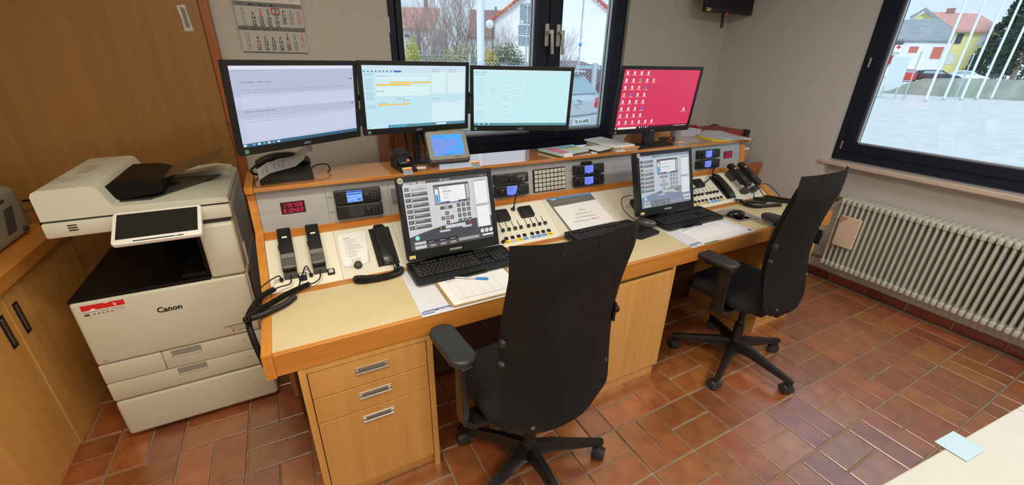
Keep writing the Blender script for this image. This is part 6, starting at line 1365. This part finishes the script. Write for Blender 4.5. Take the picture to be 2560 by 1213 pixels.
b = B(T); b.tube([(L0, .75, 0), (L1, .75, 0)], .004, 4); ob('middle_wire', b, M_GALV, t)
# bare bushes and evergreens behind the fence
def twigs(b, p, d, L, r, lev):
    e = p+d*L; m_ = p+d*L*.5+Vector((random.uniform(-.06, .06), random.uniform(-.06, .06), 0))*L; b.tube([p, m_, e], [r, r*.8, r*.6], 3)
    if lev <= 0: return
    for _ in range(random.choice((2, 3, 3))):
        q = (d+Vector((random.uniform(-.55, .55), random.uniform(-.55, .55), random.uniform(-.1, .5)))).normalized(); twigs(b, p.lerp(e, random.uniform(.45, 1)), q, L*random.uniform(.55, .8), r*.55, lev-1)
def bare(label, p, n, h, lev, r=.028):
    t = thing('bare_bush', label, 'bush', (p.x, p.y, GZ), 'bare bushes behind the fence'); b = B()
    for _ in range(n): twigs(b, Vector((p.x+random.uniform(-.5, .5), p.y+random.uniform(-.4, .4), GZ)), Vector((random.uniform(-.3, .3), random.uniform(-.3, .3), 1)).normalized(), h*.45*random.uniform(.8, 1.2), r, lev)
    ob('branches', b, M_TWIG, t)
bare('bare brown bush at the left edge of the back window', PT(DB, HB, 17, -6.0, 25), 12, 3.3, 5)
bare('bare bush second from the left, before the red roof', PT(DB, HB, 24, -4.9, 25), 16, 3.8, 5)
bare('tall bare tree crown between the two tiled roofs', PT(DB, HB, 30, -3.7, 25), 9, 6.6, 6, .045)
bare('bare bush left of the thick grey mast', PT(DB, HB, 20, -2.9, 25), 13, 3.4, 5)
bare('bare bush before the dish and white gable', PT(DB, HB, 26, -1.2, 25), 9, 3.9, 5)
bare('pale bare bush before the white wall in the right pane', PT(DB, HB, 24, 2.35, 25), 14, 2.6, 5)
def bush(label, p, r, h, m, n, sz=.07):
    t = thing('evergreen_bush', label, 'bush', (p.x, p.y, GZ), 'green bushes behind the fence'); b = B(); b.cyl((p.x, p.y, GZ), (p.x, p.y, GZ+h*.5), .04, n=6); ob('stem', b, M_TWIG, t)
    b = B(); leafy(b, (p.x, p.y, GZ+h*.52), 1, n, sz, (r, r, h*.5)); ob('foliage', b, m, t)
bush('narrow yellow-green shrub at the left edge of the back window', PT(DB, HB, 13.5, -5.95, 25), .3, 2.1, M_LEAFY, 2600, .035)
bush('olive bush left of the thick grey mast', PT(DB, HB, 16, -3.2, 25), 1.1, 2.0, mat('olive_leaf', rgb(150, 146, 108), .9), 6500, .035)
bush('grey green bush in the middle of the left pane', PT(DB, HB, 20, -4.7, 25), 1.3, 1.8, mat('grey_leaf', rgb(140, 146, 132), .9), 6500, .035)
bush('yellow flowering bush right of the thick grey mast', PT(DB, HB, 15, -1.75, 25), .4, 1.95, mat('forsythia', rgb(206, 182, 84), .8), 2600, .035)
bush('green pointed bush left of the road signs', PT(DB, HB, 15.5, -.75, 25), .75, 2.1, M_LEAF, 7000, .035)
bush('low dark green bush at the foot of the road signs', PT(DB, HB, 15, -.1, 25), .45, 1.65, M_LEAF, 3500, .035)
b = B()
for i in range(900):
    x_, y_ = random.uniform(.5, 1.84), random.uniform(5.92, 7.15); h = random.uniform(.05, .14); a = random.uniform(0, 3.14); v = [b.bm.verts.new((x_, y_, GZ+.32)), b.bm.verts.new((x_+.03*math.cos(a), y_+.03*math.sin(a), GZ+.32)), b.bm.verts.new((x_+.04*math.cos(a), y_, GZ+.33+h))]; b.bm.faces.new(v)
tag(ob('grass', b, M_LEAFY, kind='stuff'), 'yellow green grass strip seen under the middle monitors', 'grass')
p = Vector((2.35, 3.9, 0)); b = B(); b.cyl((p.x, p.y, GZ), (p.x, p.y, .33), .006, n=6); leafy(b, (p.x, p.y, .38), 1, 40, .03, (.05, .05, .10)); tag(ob('garden_sprig', b, M_LEAFY), 'small yellow sprig in front of the silver car', 'plant')
